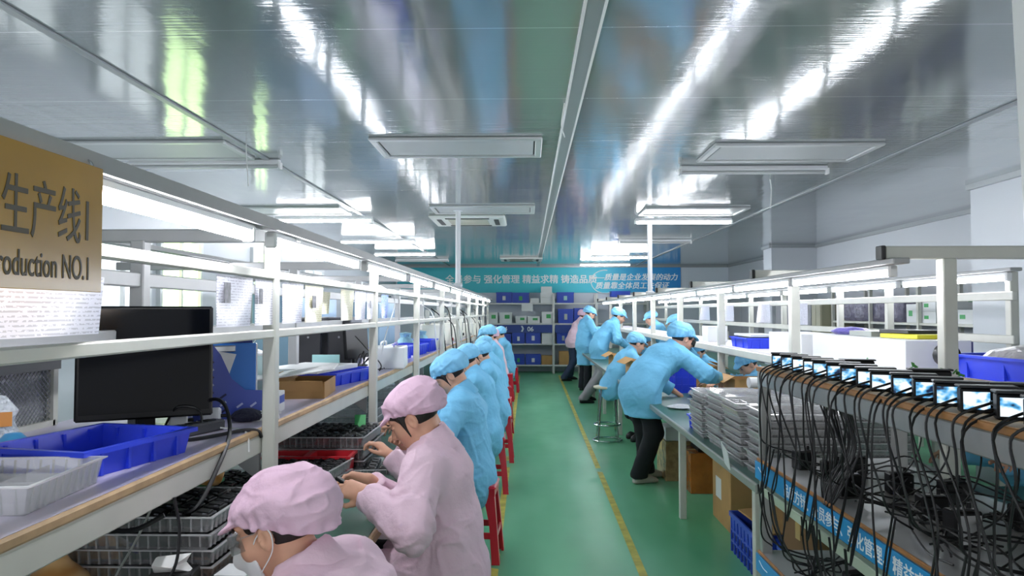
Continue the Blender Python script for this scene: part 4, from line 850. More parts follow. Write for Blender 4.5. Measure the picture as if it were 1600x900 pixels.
tb = thing('carton', 'pale teal carton on the shelf behind the nearest front post', 'box', (-1.38, 3.75, ZS), .1); part('carton_body', MB().box((0, 0, .09), (.16, .16, .18), bev=.003), mat('pale_teal_box', '#c4dedd', .5), tb); part('lid', MB().box((0, 0, .185), (.165, .165, .012), bev=.003), M_WBOX, tb)
fn = thing('desk_fan', 'small white desk fan with wire guard on the teal carton', 'fan', (-1.39, 3.72, ZS+.191), -.8)
part('base', MB().lathe([(.04, 0), (.04, .01), (.015, .02), (.012, .05)], n=16), M_WHITE, fn, smooth=True)
gd = MB()
for r_ in (.02, .035, .05): gd.tube([(r_*math.cos(t), -.012, .1+r_*math.sin(t)) for t in np.linspace(0, 2*PI, 17)], .0018, n=5, sub=1)
for t in np.linspace(0, 2*PI, 9)[:-1]: gd.cyl((0, -.014, .1), (.05*math.cos(t), -.01, .1+.05*math.sin(t)), .0014, n=4)
part('guard', gd, M_WHITE, fn); part('motor', MB().cyl((0, -.01, .1), (0, .04, .1), .02, .014), M_DEV, fn, smooth=True)
for k in range(3): part('blade', MB().box((.022*math.cos(k*2.09), 0, .1+.022*math.sin(k*2.09)), (.034, .003, .018), rot=R3(.4, -k*2.09, 0)), M_TRIM_GLINT, fn)
def pc_tower(label, x, y, w_, d_, h_, rz, m):
    t = thing('computer_tower', label, 'computer', (x, y, ZS), rz); part('case', MB().box((0, 0, h_/2), (w_, d_, h_), bev=.006), m, t)
    part('front_panel', MB().box((0, -d_/2-.004, h_/2), (w_*.92, .008, h_*.95), bev=.003), M_DEVTOP, t); part('drive_bay', MB().box((0, -d_/2-.009, h_*.8), (w_*.75, .003, .03)), M_DEV, t); part('power_button', MB().cyl((0, -d_/2-.008, h_*.6), (0, -d_/2-.012, h_*.6), .008), M_TRIM_GLINT, t)
    return t
pc_tower('black computer tower standing on the shelf behind the teal card', -1.58, 5.45, .19, .35, .36, 0, mat('blue_black_case', '#1c2028', .4)); pc_tower('grey computer tower beside the black one on the shelf', -1.37, 5.5, .17, .35, .36, 0, mat('grey_case', '#565a63', .45))
tag(part('teal_card', MB().box((0, 0, .05), (.19, .012, .1), bev=.002), M_TEAL, loc=(-1.41, 5.12, ZS), rot=(0, 0, .05)), 'pale teal card propped before the computer towers', 'card')
mt = thing('monitor', 'slim dark monitor seen edge on beside the grey computer tower', 'monitor', (-1.24, 5.35, ZS), 1.35); part('screen_housing', MB().box((0, 0, .19), (.36, .025, .26), bev=.005), M_DEV, mt, rot=(-.08, 0, 0)); part('stand_base', MB().box((0, .02, .006), (.18, .12, .012), bev=.004), M_DEV, mt); part('stand_neck', MB().box((0, .025, .05), (.04, .02, .1)), M_DEV, mt)
rg_ = random.Random(5)
for k in range(5):
    y = 5.0+.1*k; cable('black cable in the tangle between monitor edge and white box', [(-1.22+rg_.random()*.05, y, 1.16), (-1.15, y+.05, 1.2+rg_.random()*.08), (-1.12+rg_.random()*.05, y-.08, 1.17), (-1.06, y+.05, 1.157), (-1.0, y-.1+rg_.random()*.1, 1.157)], .004, group='tangled cables by the white box')
cable('black cable arcing from the rail down to the white box', [(-1.2, 5.1, 1.38), (-1.1, 5.0, 1.3), (-1.0, 4.85, 1.24), (-.955, 4.78, 1.2), (-.97, 4.8, 1.165)], .004)
cable('white cable hanging from the upper rail right of the second post', [(-.91, 4.3, 1.72), (-.9, 4.75, 1.68), (-.9, 4.95, 1.6), (-.92, 4.75, 1.4), (-.95, 4.75, 1.27)], .004, M_WIRE)
wb = thing('white_box', 'white electronics box with cable handles on the shelf beside the second post', 'box', (-1.0, 5.3, ZS), .1); part('case', MB().box((0, 0, .075), (.24, .36, .15), bev=.006), M_WBOX, wb)
part('handle', MB().tube([(-.05, -.1, .15), (-.05, -.08, .18), (-.03, .05, .185), (-.03, .09, .15)], .006), M_WHITE, wb, smooth=True); part('handle', MB().tube([(.04, -.1, .15), (.04, -.08, .17), (.05, .05, .175), (.05, .09, .15)], .006), mat('lilac_plastic', '#9d96d8', .4), wb, smooth=True)
bin_thing('blue bin behind the white electronics box', .4, .26, .11, (-1.15, 6.2, ZS), 1.5); bin_thing('blue bin on the shelf beside the third post', .36, .24, .1, (-1.1, 6.9, ZS), 1.5); bin_thing('blue bin on the shelf just beyond the third post', .36, .24, .12, (-1.08, 7.5, ZS), 1.5)
# testers, clothes and cables farther along
M_CREAM = mat('cream_machine', '#e2e2d6', .45); rr = random.Random(11)
for k in range(9):
    y = 8.2+.88*k; hgt = .2+.13*rr.random(); t = thing('test_machine', ['pale test machine on the left shelf, %s from the third post onward' % ORD[k]][0], 'machine', (-1.1+.06*rr.random(), y, ZS), rr.random()*.2, 'pale test machines on the left shelf')
    part('cabinet', MB().box((0, 0, hgt/2), (.26, .34, hgt), bev=.008), M_CREAM, t); part('panel', MB().box((.131, 0, hgt*.62), (.004, .22, hgt*.4), bev=.001), M_DEVTOP if k % 2 else M_EGREY, t); part('knob', MB().cyl((.13, .08, hgt*.22), (.15, .08, hgt*.22), .02), (mat('red_knob', '#c02a3c', .4) if k == 1 else M_DEV), t, smooth=True)
    part('column', MB().box((-.06, 0, hgt+.08), (.05, .05, .16), bev=.004), M_EGREY, t)
for k in range(14):
    y = 6.8+.62*k+rr.random()*.3; x = -.93+.05*rr.random(); zt = 1.45+.2*rr.random()
    cable('black cable drooping along the rails among the far test machines', [(x-.1, y, zt), (x, y+.05, zt-.1), (x+.03, y+.1, 1.25), (x+.04, y+.12+.1*rr.random(), 1.08), (x+.05, y+.05, .95)], .006, M_BLACK if k % 4 else M_WIRE, group='cables drooping along the left rails')
for (x, y, lb_) in ((-1.2, 7.2, 'pale blue crumpled bag on the shelf beside the third post'), (-1.15, 7.9, 'second pale blue crumpled bag beyond the third post')):
    tag(part('crumpled_bag', MB().lathe([(.0, 0), (.08, .0), (.1, .06), (.07, .13), (.05, .15), (.06, .19), (.0, .2)], n=14), mat('pale_blue_bag', '#9fd3e6', .6, bump=(18, 1, .05)), smooth=True, loc=(x, y, ZS)), lb_, 'bag')
# blue-grey cabinets behind the left bench
M_BGC = mat('blue_grey_cabinet', '#7d99b4', .45)
def cabinet(label, y, ln, hgt, m=M_BGC, x=-2.55):
    t = thing('storage_cabinet', label, 'cabinet', (x, y, 0)); part('carcass', MB().box((0, 0, hgt/2), (.45, ln, hgt), bev=.006), m, t)
    for k in range(2):
        d = part('door', MB().box((.23, (k-.5)*ln/2, hgt/2), (.015, ln/2-.01, hgt-.06), bev=.003), m, t); part('handle', MB().box((.243, (k-.5)*ln/2+(.5-k)*ln*.4, hgt*.55), (.012, .015, .12), bev=.003), M_SILVER, d)
    return t
cabinet('tall blue grey cabinet beyond the left bench, seen through the posts', 8.1, 1.5, 1.75); cabinet('second blue grey cabinet further along beyond the left bench', 12.2, 1.6, 1.7)
# --- trays and goods on the green worktop
ZW = .75
def dev_mesh(w, l, h):
    m = MB(); m.box((0, 0, h/2), (w, l, h), bev=.0022); m.box((0, l*.08, h+.002), (w*.7, l*.55, .005), bev=.001); m.box((w*.22, -l*.38, h+.001), (w*.2, l*.1, .003), mi=1); m.box((-w*.503, 0, h*.5), (.001, l*.5, h*.3), mi=1); return m.mesh('device', [M_DEV, M_TRIM_GLINT])  # pale grey corner dot is a glint painted onto the black body
def dev_part_lens(parent, w, l, h): part('lens', MB().cyl((w*.28, -l*.38, h), (w*.28, -l*.38, h+.004), .003, n=6), M_TRIM_GLINT, parent)
def tray_stack(cx, cy, z0, l, w, h, n, rz, where, cells=(6, 4), top='full', dark=True, show_top=True, devsz=None, jitter=.01):
    """stack of clear trays; the top one holds separate black bodies, the lower ones a packed layer"""
    rs = random.Random(int(cx*1000+cy*777)); me = clear_tray(l, w, h, cells).mesh('tray', [M_CLEAR, M_RIM, M_CLEAR2])  # whiter rim and ribs paint glints onto the clear walls
    names = ['topmost', 'second from top', 'third from top', 'fourth from top', 'fifth from top', 'sixth from top', 'seventh from top', 'eighth from top', 'ninth from top']
    for k in range(n):
        dx, dy = (rs.random()-.5)*jitter, (rs.random()-.5)*jitter; z = z0+k*h
        t = bpy.data.objects.new('clear_tray', me); COL.objects.link(t); t.location = (cx+dx, cy+dy, z); t.rotation_euler = (0, 0, rz)
        tag(t, '%s clear tray %s' % (names[n-1-k], where), 'tray', 'clear trays '+where)
        cw, cl = l*.93/cells[0], w*.93/cells[1]; dh = h*.8; sz = devsz or (cw*.72, cl*.8, dh*1.15)
        if k == n-1 and top == 'full':
            dm = dev_mesh(*sz); first = None
            for i in range(cells[0]):
                for j in range(cells[1]):
                    if top == 'full' and rs.random() < .04: continue
                    o = bpy.data.objects.new('black_device', dm); COL.objects.link(o)
                    p = Matrix.Rotation(rz, 3, 'Z')@Vector((l*.93*(-.5+(i+.5)/cells[0]), w*.93*(-.5+(j+.5)/cells[1]), 0)); o.location = (cx+dx+p.x, cy+dy+p.y, z+.004); o.rotation_euler = ((rs.random()-.5)*.12, .1+(rs.random()-.5)*.12, rz+(rs.random()-.5)*.1)
                    tag(o, 'small black device packed '+where, 'device', 'black devices '+where)
        elif dark and k < n-1:
            m = MB()
            for i in range(cells[0]):
                for j in range(cells[1]):
                    if 0 < i < cells[0]-1 and 0 < j < cells[1]-1: continue
                    m.box((l*.93*(-.5+(i+.5)/cells[0]), w*.93*(-.5+(j+.5)/cells[1]), .004+dh*.45), (cw*.86, cl*.86, dh*.88))
            s_ = part('packed_devices', m, M_DEV, loc=(cx+dx, cy+dy, z), rot=(0, 0, rz)); tag(s_, '%s layer of dark devices %s' % (names[n-1-k], where), 'devices', kind='stuff')
brn = tag(part('brown_box', MB().box((0, 0, .03), (.42, .34, .06), bev=.003), mat('red_brown_card', '#9b5f38', .6, vary=(9, .2)), loc=(-1.06, 2.18, ZW)), 'flat red brown box under the nearest tray stack', 'box')
tray_stack(-1.075, 2.17, ZW+.062, .43, .34, .045, 4, 0, 'in the stack beside the wood grain pot', (6, 4))
tray_stack(-1.17, 2.86, ZW, .42, .36, .05, 3, 0, 'in the stack against the nearest front post', (6, 5))
tray_stack(-1.04, 3.4, ZW, .36, .3, .05, 2, -.12, 'in the low stack before the red bins', (6, 5))
tray_stack(-1.05, 3.92, ZW, .46, .5, .058, 3, 0, 'in the stack behind the red bins', (9, 6))
tray_stack(-1.14, 4.72, ZW, .42, .34, .05, 4, 0, 'in the empty stack before the second post', (6, 4), top='none', dark=False)
tray_stack(-.78, 3.75, ZW, .2, .3, .03, 1, .1, 'in front of the pink worker hands', (3, 4))
tray_stack(-1.15, 5.3, ZW, .42, .34, .05, 5, 0, 'in the tall clear stack beyond the second post', (6, 4), top='none', dark=False)
tray_stack(-1.05, 5.9, ZW, .42, .34, .05, 4, 0, 'in the stack under the shelf by the third post', (6, 4), top='none', dark=True)
tag(part('green_card', MB().box((0, 0, .0), (.06, .1, .004)), M_GREENP, loc=(-.93, 4.08, .935), rot=(.9, 0, .2)), 'small green card standing at the back of the tray stack', 'card')
M_RED = mat('red_plastic', '#c92430', .3)
bin_thing('left red open bin behind the low black tray stack', .19, .15, .11, (-1.17, 3.58, ZW), .05, M_RED, ribs=(0, 0)); bin_thing('right red open bin behind the low black tray stack', .19, .15, .11, (-.955, 3.59, ZW), .02, M_RED, ribs=(0, 0))
# wood-grain pots
def wood():
    m = bpy.data.materials.new('pale_wood_grain'); m.use_nodes = True; nt = m.node_tree; b = nt.nodes['Principled BSDF']; N = nt.nodes.new; L = nt.links.new
    tc = N('ShaderNodeTexCoord'); w = N('ShaderNodeTexWave'); w.wave_type = 'RINGS'; w.rings_direction = 'X'; w.inputs['Scale'].default_value = 9; w.inputs['Distortion'].default_value = 3.5; w.inputs['Detail'].default_value = 3
    r = N('ShaderNodeValToRGB'); r.color_ramp.elements[0].color = lin('#c58f4d'); r.color_ramp.elements[1].color = lin('#e6bd82'); L(tc.outputs['Object'], w.inputs[0]); L(w.outputs[0], r.inputs[0]); L(r.outputs[0], b.inputs['Base Color']); b.inputs['Roughness'].default_value = .3; return m
M_WOOD = wood(); PR = [(.0, 0), (.055, 0), (.068, .008), (.079, .035), (.08, .055), (.07, .08), (.05, .1), (.033, .115), (.022, .133), (.018, .15), (.02, .156), (.016, .157), (.0, .157)]
gp = thing('wood_grain_pot', 'pear shaped wood grain pot with a narrow neck at the bottom left', 'pot', (-1.255, 1.955, ZW)); part('shell', MB().lathe(PR, n=40), M_WOOD, gp, smooth=60); part('spout', MB().lathe([(.012, .157), (.014, .16), (.010, .163), (.0, .163)], n=16), M_CREAM, gp, smooth=True); gp.scale = (1.08, 1.08, 1.14)
g2 = thing('wood_grain_pot', 'wood grain pot lying on its side on a green card behind the trays', 'pot', (-1.14, 2.74, ZW+.205), rot=(-1.35, .25, 2.2)); part('shell', MB().lathe([(r*.75, z*.9) for r, z in PR], n=32), M_WOOD, g2, smooth=60); part('label_band', MB().lathe([(.025, .105), (.022, .125)], n=20, caps=False), mat('pale_blue_label', '#9fc4ee', .5), g2)
tag(part('green_card', MB().box((0, 0, .006), (.16, .16, .012)), mat('green_board', '#3c8a5e', .5), loc=(-1.24, 2.73, ZW+.155)), 'green board under the lying wood grain pot', 'board')
tg = thing('tissue_pack', 'black box with white tissue sticking out, in front of the nearest trays', 'tissue box', (-.925, 1.925, ZW), .15); part('box', MB().box((0, 0, .0625), (.11, .085, .125), bev=.003), M_DEV, tg)
part('tissue', MB().loft([[(-.045, -.012, 0.123), (.045, -.01, 0.123), (.045, .01, 0.123), (-.045, .012, 0.123)], [(-.05, -.018, 0.145), (-.0, -.028, 0.140), (.03, .004, 0.145), (-.02, .012, 0.145)], [(-.044, -.004, 0.160), (.045, -.012, 0.170), (.046, -.008, 0.171), (-.04, .0, 0.162)]]), mat('tissue_white', '#f4f4f2', .8), tg, smooth=60)
bd_ = thing('black_instrument', 'black instrument with a white label lying under the masked worker', 'instrument', (-.775, 2.02, ZW), -.05); part('body', MB().box((0, 0, .05), (.14, .18, .1), bev=.005), M_DEV, bd_); part('white_label', MB().box((.0, -.02, .101), (.11, .09, .002)), M_WBOX, bd_)
cn = thing('white_carton', 'white carton corner with small print at the bottom left edge', 'box', (-1.385, 1.92, ZW), .2); part('carton_body', MB().box((0, 0, .065), (.1, .1, .13), bev=.003), M_WBOX, cn); part('print', MB().box((.051, 0, .09), (.001, .05, .03)), M_DOC, cn)
pen = thing('marker_pen', 'blue and white marker pen lying beside the wood grain pot', 'pen', (-1.22, 1.84, ZW+.012), rot=(0, PI/2, .5)); part('barrel', MB().cyl((0, 0, -.05), (0, 0, .03), .008), M_WHITE, pen, smooth=True); part('cap', MB().cyl((0, 0, .03), (0, 0, .065), .009), M_CRATE, pen, smooth=True)
tp = thing('tape_roll', 'small roll of clear tape on the green bench top beside the pink cap', 'tape', (-.775, 2.95, ZW)); part('roll', MB().lathe([(.022, 0), (.03, 0), (.03, .018), (.022, .018), (.022, 0)], n=24, caps=False), mat('cream_tape', '#d9dcae', .3), tp, smooth=40)
for k, (x, y, r_, lb_) in enumerate(((-.735, 2.63, .5, 'black part held in the hands of the nearer pink-capped worker'),)):
    tag(part('black_part', MB().box((0, 0, 0), (.09, .02, .014), bev=.003), M_DEV, loc=(-.69, 2.78, .905), rot=(0, .35, -.5)), lb_, 'part')
# ================================================================== the near rack on the right, its devices and cables
M_RGREY = mat('worn_grey_steel', '#a3a4a2', .35, .35, vary=(8, .15)); M_PLATE = mat('polished_steel_plate', '#e4e6e8', .2, .45, vary=(4, .12)); M_PLY = mat('plywood_edge', '#a5713c', .55, vary=(18, .25)); M_SIGN = mat('cyan_blue_strip', '#2492cf', .4); M_SWHITE = mat('sign_white', '#f4f8fb', .5)
RX0, RX1, RY0, RY1 = 1.05, 1.68, 1.2, 3.4
rk = thing('display_rack', 'grey steel rack with brown board top and blue slogan strips, right foreground', 'rack', (0, 0, 0)); yc, yl = (RY0+RY1)/2, RY1-RY0
tpb = MB(); tpb.prism([(RX0, RY0), (1.72, RY0), (1.70, 2.6), (1.56, 3.42), (RX0, RY1)], .022, c=(0, 0, 1.278)); part('top_board', tpb, M_KRAFT, rk)
part('top_edge', MB().box((RX0-.004, yc, 1.289), (.008, yl, .02), bev=.003), M_PLY, rk); part('top_beam', MB().box((RX0+.012, yc, 1.246), (.03, yl, .064), bev=.004), M_RGREY, rk); part('top_beam', MB().box((1.6, yc, 1.246), (.03, yl-.3, .064), bev=.004), M_RGREY, rk)
for z, d in ((.885, .6), (.47, .58)):
    part('shelf_plate', MB().box((RX0+d/2, yc, z-.012), (d, yl, .024)), M_PLATE, rk); part('shelf_edge', MB().box((RX0-.004, yc, z-.005), (.01, yl, .014), bev=.003), M_PLY, rk)
    sn = part('slogan_strip', MB().box((RX0-.011, yc, z-.052), (.006, yl+.02, .078), bev=.001), M_SIGN, rk)
    part('slogan_lettering', text_mesh('品质方针：全员参与、强化管理、精益求精', .056, M_SWHITE, extrude=.0006, sx=1.06, bold=.0008), None, sn, loc=(RX0-.0145, 3.03, z-.073), rot=(PI/2, 0, -PI/2))
    part('swoosh_mark', MB().tube([(RX0-.0145, 3.36, z-.035), (RX0-.0145, 3.31, z-.05), (RX0-.0145, 3.25, z-.05)], .002, n=5), M_SWHITE, sn)
for x, y in ((RX0+.02, RY1-.03), (RX0+.02, RY0+.03)): part('post', MB().box((x, y, .638), (.045, .045, 1.276), bev=.004), M_RGREY, rk)
for x, y in ((1.585, 3.2), (1.585, RY0+.03)): part('post', MB().box((x, y, .638), (.05, .05, 1.276), bev=.004), M_RGREY, rk)
part('stretcher', MB().box((RX0+.02, yc, .74), (.03, yl-.1, .04), bev=.004), mat('pale_green_rail', '#b9c9b4', .45), rk)
# lit recorder units along the front of the top board
def screen_mat(seed):
    nm = 'lit_screen_%d' % seed
    m = bpy.data.materials.new(nm); m.use_nodes = True; nt = m.node_tree; b = nt.nodes['Principled BSDF']; N = nt.nodes.new; L = nt.links.new
    tc = N('ShaderNodeTexCoord'); mp = N('ShaderNodeMapping'); mp.inputs['Location'].default_value = (seed*1.7, seed*.9, seed*2.3); mp.inputs['Scale'].default_value = (26, 26, 38); n = N('ShaderNodeTexNoise'); n.inputs['Scale'].default_value = 1; n.inputs['Detail'].default_value = 2
    r = N('ShaderNodeValToRGB'); e = r.color_ramp.elements; e[0].position = .38; e[0].color = lin('#1d2b46'); e[1].position = .56; e[1].color = lin('#e9f6ff'); x = e.new(.47); x.color = lin('#5fb0e6')
    L(tc.outputs['Object'], mp.inputs[0]); L(mp.outputs[0], n.inputs['Vector']); L(n.outputs[0], r.inputs[0]); L(r.outputs[0], b.inputs['Emission Color']); b.inputs['Emission Strength'].default_value = .75; b.inputs['Base Color'].default_value = lin('#0b0e14'); b.inputs['Roughness'].default_value = .1; return m
SCR = [screen_mat(k) for k in range(5)]
def recorder(k, x, y, rz, wd):
    nm = ['farthest', 'second farthest', 'third farthest', 'fourth farthest', 'fifth from the far end', 'sixth from the far end', 'seventh from the far end', 'middle', 'seventh from the near end', 'sixth from the near end', 'fifth from the near end', 'fourth nearest', 'third nearest', 'second nearest', 'nearest'][k]
    t = thing('video_recorder', '%s lit black recorder unit in the row on the rack top' % nm, 'recorder', (x, y, 1.3), rz, 'lit recorder units along the rack top')
    h = .062; part('body', MB().box((0, 0, h/2), (wd, .038, h), bev=.004), M_DEV, t); part('top_plate', MB().box((.004, .004, h+.003), (wd+.014, .05, .006), bev=.002), M_DEVTOP, t)
    part('screen', MB().box((-wd*.2, -.0195, h*.5), (wd*.5, .002, h*.7)), SCR[k % 5], t); part('plug', MB().box((wd*.1, -.032, h*.45), (.016, .026, .012), bev=.003), M_DEV, t)
    return t
rn = random.Random(3); NREC = 15; recs = []
for k in range(NREC):
    y = 3.31-.122*k+.01*rn.random(); x = 1.13+.012*rn.random(); wd = .098+.02*(k/14); rz = -.28-.12*rn.random(); recorder(k, x, y, rz, wd); recs.append((x, y, rz, wd))
for k, (x, y) in enumerate(((1.28, 2.9), (1.3, 2.42), (1.27, 1.95))):
    t = thing('video_recorder', '%s dark recorder unit standing behind the lit row on the rack top' % ['far', 'middle', 'near'][k], 'recorder', (x, y, 1.3), -.3, 'dark recorder units behind the lit row'); part('body', MB().box((0, 0, .03), (.12, .036, .06), bev=.004), M_DEV, t); part('top_plate', MB().box((0, 0, .063), (.13, .045, .006), bev=.002), M_DEVTOP, t)
M_SPRIG = mat('green_plastic_tie', '#4f9a4c', .45)
for k, (x, y) in enumerate(((1.2, 3.28), (1.36, 3.0), (1.4, 2.72), (1.36, 2.45), (1.38, 2.4), (1.45, 1.98))):
    t = thing('green_tie', ['green twist tie behind the farthest recorder', 'green twist tie second from the far end of the board', 'green twist tie third from the far end of the board', 'green twist tie beside the middle dark recorder', 'pale green twist tie curling by the middle dark recorder', 'green twist tie nearest the camera on the board'][k], 'tie', (x, y, 1.3), k)
    part('stem', MB().tube([(0, 0, 0), (.004, 0, .02), (-.003, .004, .045)], .0016, n=5), M_SPRIG, t, smooth=True)
    for j in range(4): part('tag', MB().box((.009*math.cos(j*1.7), .009*math.sin(j*1.7), .042+.005*j), (.018, .011, .003), rot=R3(.4, .3*j, j*1.7)), M_SPRIG, t)
# cables: from each recorder over the board edge and down, most to the plates below
def rcable(lbl, pts, r=.0034, grp='black cables hanging down the front of the rack'): cable(lbl, pts, r, M_BLACK, grp, 6)
LBH = 'black cable hanging from the lit recorders over the rack edge'
for k, (x, y, rz, wd) in enumerate(recs):
    px, py = x+wd*.1*math.cos(rz)-.045*math.sin(-rz), y+wd*.1*math.sin(rz)-.045*math.cos(rz)
    for j in range(3):
        ex = 1.035-.02*rn.random(); dy = -.03-.05*rn.random()-.04*j; z2 = [.905, .95, .52][j]; xx = [1.12+.3*rn.random(), 1.01, 1.02+.25*rn.random()][j]
        y3 = y+dy-.05+.22*(rn.random()-.5)
        if j == 0: pts = [(px, py, 1.328), (px-.03, py-.02, 1.33), (ex-.004, y+dy, 1.29), (ex-.012, y+dy-.02, 1.2), (ex+.0, y3, 1.05), (1.06, y3, .96), (xx, y3+.1*(rn.random()-.5), z2)]
        elif j == 1: pts = [(px+.02, py, 1.325), (px-.02, py-.04, 1.325), (ex-.012, y+dy, 1.27), (ex-.018, y3, 1.05), (1.0, y3+.05*rn.random(), .86), (.995, y3+.06, .7+.12*rn.random()), (1.02, y3+.02, .98)]
        else: pts = [(px+.03, py+.01, 1.32), (px-.02, py-.05, 1.318), (ex-.02, y+dy, 1.25), (.998, y3, 1.0), (.99, y3-.04, .78), (.998, y3+.08*(rn.random()-.5), .6), (xx, y3+.1, z2)]
        if j == 2 and k % 2: continue
        rcable(LBH, pts)
# a looped bundle drooping by the middle of the shelf
for k in range(9):
    y = 2.62+.012*k; rcable('black cable in the looped bundle drooping over the middle plate', [(1.07+.02*(k % 3), y+.05, 1.22), (1.1, y+.06*math.sin(k), 1.05), (1.08, y+.04, .93), (1.04, y-.02-.008*k, .87-.01*(k % 4)), (1.06, y-.07, .93), (1.12, y-.09+.03*math.sin(k*2), 1.08), (1.1, y-.08, 1.2)], .0034, 'cables of the looped bundle on the rack')
# tangles across the plates
for k in range(22):
    y = 1.55+1.4*rn.random(); x = 1.2+.3*rn.random(); a = rn.random()*6.28; pts = [(x+.22*math.cos(a+t)*(.5+rn.random()), y+.28*math.sin(a+t*1.3)*(.5+rn.random()), .9+.07*rn.random()) for t in (0, .8, 1.6, 2.5, 3.4)]
    rcable('black cable tangled across the middle plate of the rack', [(min(1.6, max(1.08, p[0])), p[1], p[2]) for p in pts], .0032, 'cables tangled on the middle plate')
for k in range(16):
    y = 2.3+.95*rn.random(); x = 1.1+.25*rn.random(); rcable('black cable tangled on the lowest plate of the rack', [(1.0, y, .8), (1.02, y+.05*(rn.random()-.5), .66), (1.06, y-.08*rn.random(), .56), (x, y+.2*(rn.random()-.5), .485), (x+.1, y+.25*(rn.random()-.5), .49), (x+.04, y-.25*rn.random(), .55), (1.08, y-.2, .49)], .0036, 'cables tangled on the lowest plate')
for k in range(7):
    y = 1.5+.19*k; rcable('black cable strung from the rack back to the bench behind', [(1.58, y+.4, 1.2-.02*(k % 3)), (1.52, y+.26, 1.05), (1.36, y+.08, .96+.04*rn.random()), (1.15, y-.05, .93)], .0032, 'cables strung across the back of the rack')
# black power bricks standing on the middle plate
BR = [(1.17, 3.17, .3, 0), (1.2, 2.95, -.2, 1), (1.33, 3.05, .1, 0), (1.16, 2.72, .2, 2), (1.36, 2.75, -.1, 0), (1.3, 2.42, -.1, 3), (1.48, 2.62, .1, 0), (1.52, 2.3, .0, 4), (1.24, 2.15, .1, 5), (1.4, 2.02, -.2, 0), (1.5, 1.85, .1, 0), (1.3, 1.86, .2, 5), (1.42, 1.66, .0, 0), (1.22, 1.62, .3, 0), (1.3, 1.45, .1, 3)]
BL = ['by the far post', 'second from the far post', 'behind the first two', 'inside the looped bundle', 'beyond the looped bundle', 'with a square silver mark', 'at the back near the rear post', 'at the back middle', 'with a brushed silver face at the front edge', 'in the cable tangle', 'at the back near end', 'with a silver face in the tangle', 'at the right edge of view', 'at the front near end', 'nearest the camera']
for k, (x, y, rz, st) in enumerate(BR):
    t = thing('power_brick', 'black power brick on the middle plate, '+BL[k], 'power brick', (x, y, .885), rz, 'black power bricks on the middle plate'); h = .075 if st != 5 else .1
    part('case', MB().box((0, 0, h/2), (.085, .06, h), bev=.005), M_DEV, t); part('top_rib', MB().box((0, -.01, h+.002), (.07, .02, .005), bev=.002), M_TRIM_GLINT if st in (2, 3) else M_DEVTOP, t)
    if st == 3: part('square_mark', MB().box((0, -.031, h*.55), (.018, .002, .018), rot=R3(0, .78, 0)), M_TRIM_GLINT, t)
    if st == 5: part('silver_face', MB().box((0, -.031, h*.5), (.07, .002, h*.8)), M_PLATE, t)
    part('cable_boot', MB().cyl((.02, 0, h), (.02, 0, h+.02), .006), M_DEV, t, smooth=True)
tag(part('printed_slip', MB().box((0, 0, 0), (.09, .12, .001)), M_DOC, loc=(1.2, 1.78, .887), rot=(0, 0, .4)), 'white printed slip lying on the middle plate near the cables', 'paper')
for k, (x, y) in enumerate(((1.2, 2.75), (1.28, 2.95), (1.22, 2.5))): plug_ = thing('power_brick', ['black power brick in the tangle on the lowest plate, middle', 'black power brick in the tangle on the lowest plate, farthest', 'black power brick in the tangle on the lowest plate, nearest'][k], 'power brick', (x, y, .47), .3*k); part('case', MB().box((0, 0, .03), (.08, .055, .06), bev=.005), M_DEV, plug_)
# ================================================================== goods on the right bench
def stack_right(cx, cy, n, where, rz=0., l=.4, w=.34, h=.036):
    rs = random.Random(int(cx*99+cy*31)); me = clear_tray(l, w, h, (5, 4)).mesh('tray', [M_CLEAR2, M_RIM, M_CLEAR2]); dm = MB(); dm.box((0, 0, .006), (l*.93, w*.93, .006)); dmm = dm.mesh('dark_sheet', M_DEV)
    nm = ['lowest', 'second from bottom', 'third from bottom', 'fourth from bottom', 'fifth from bottom', 'sixth from bottom', 'seventh from bottom', 'eighth from bottom', 'ninth from bottom', 'topmost']
    for k in range(n):
        t = bpy.data.objects.new('clear_tray', me); COL.objects.link(t); t.location = (cx+(rs.random()-.5)*.02, cy+(rs.random()-.5)*.02, ZW+k*h); t.rotation_euler = (0, 0, rz+(rs.random()-.5)*.06)
        tag(t, '%s clear tray %s' % (nm[k] if k < n-1 else 'topmost', where), 'tray', 'clear trays '+where)
        d = bpy.data.objects.new('dark_insert', dmm); COL.objects.link(d); d.parent = t
stack_right(1.29, 4.85, 8, 'in the far front stack before the bending worker'); stack_right(1.3, 4.43, 9, 'in the second front stack on the right bench'); stack_right(1.29, 4.02, 9, 'in the third front stack on the right bench'); stack_right(1.31, 3.63, 9, 'in the near front stack beside the rack post')
stack_right(1.74, 4.45, 8, 'in the back stack beside the second right post', l=.36); stack_right(1.74, 3.9, 8, 'in the back stack behind the rack cables', l=.36)
tag(part('foam_roll', MB().cyl((-.13, 0, .035), (.14, .03, .035), .033, n=18).cyl((-.13, 0, .035), (-.131, 0, .035), .02, n=12), M_WBOX, smooth=True, loc=(1.5, 4.62, ZW+.325)), 'white foam roll lying on top of the clear tray stacks', 'roll')
tag(part('hanging_label', MB().box((0, 0, 0), (.003, .1, .13), rot=R3(.35, -.25, 0)), M_WBOX, loc=(1.035, 3.9, .79)), 'white label card hanging off the right bench edge by the trays', 'label')
bin_thing('small blue tray end at the far front corner of the clear tray stacks', .16, .12, .09, (1.2, 5.13, ZW), 0, ribs=(1, 1))
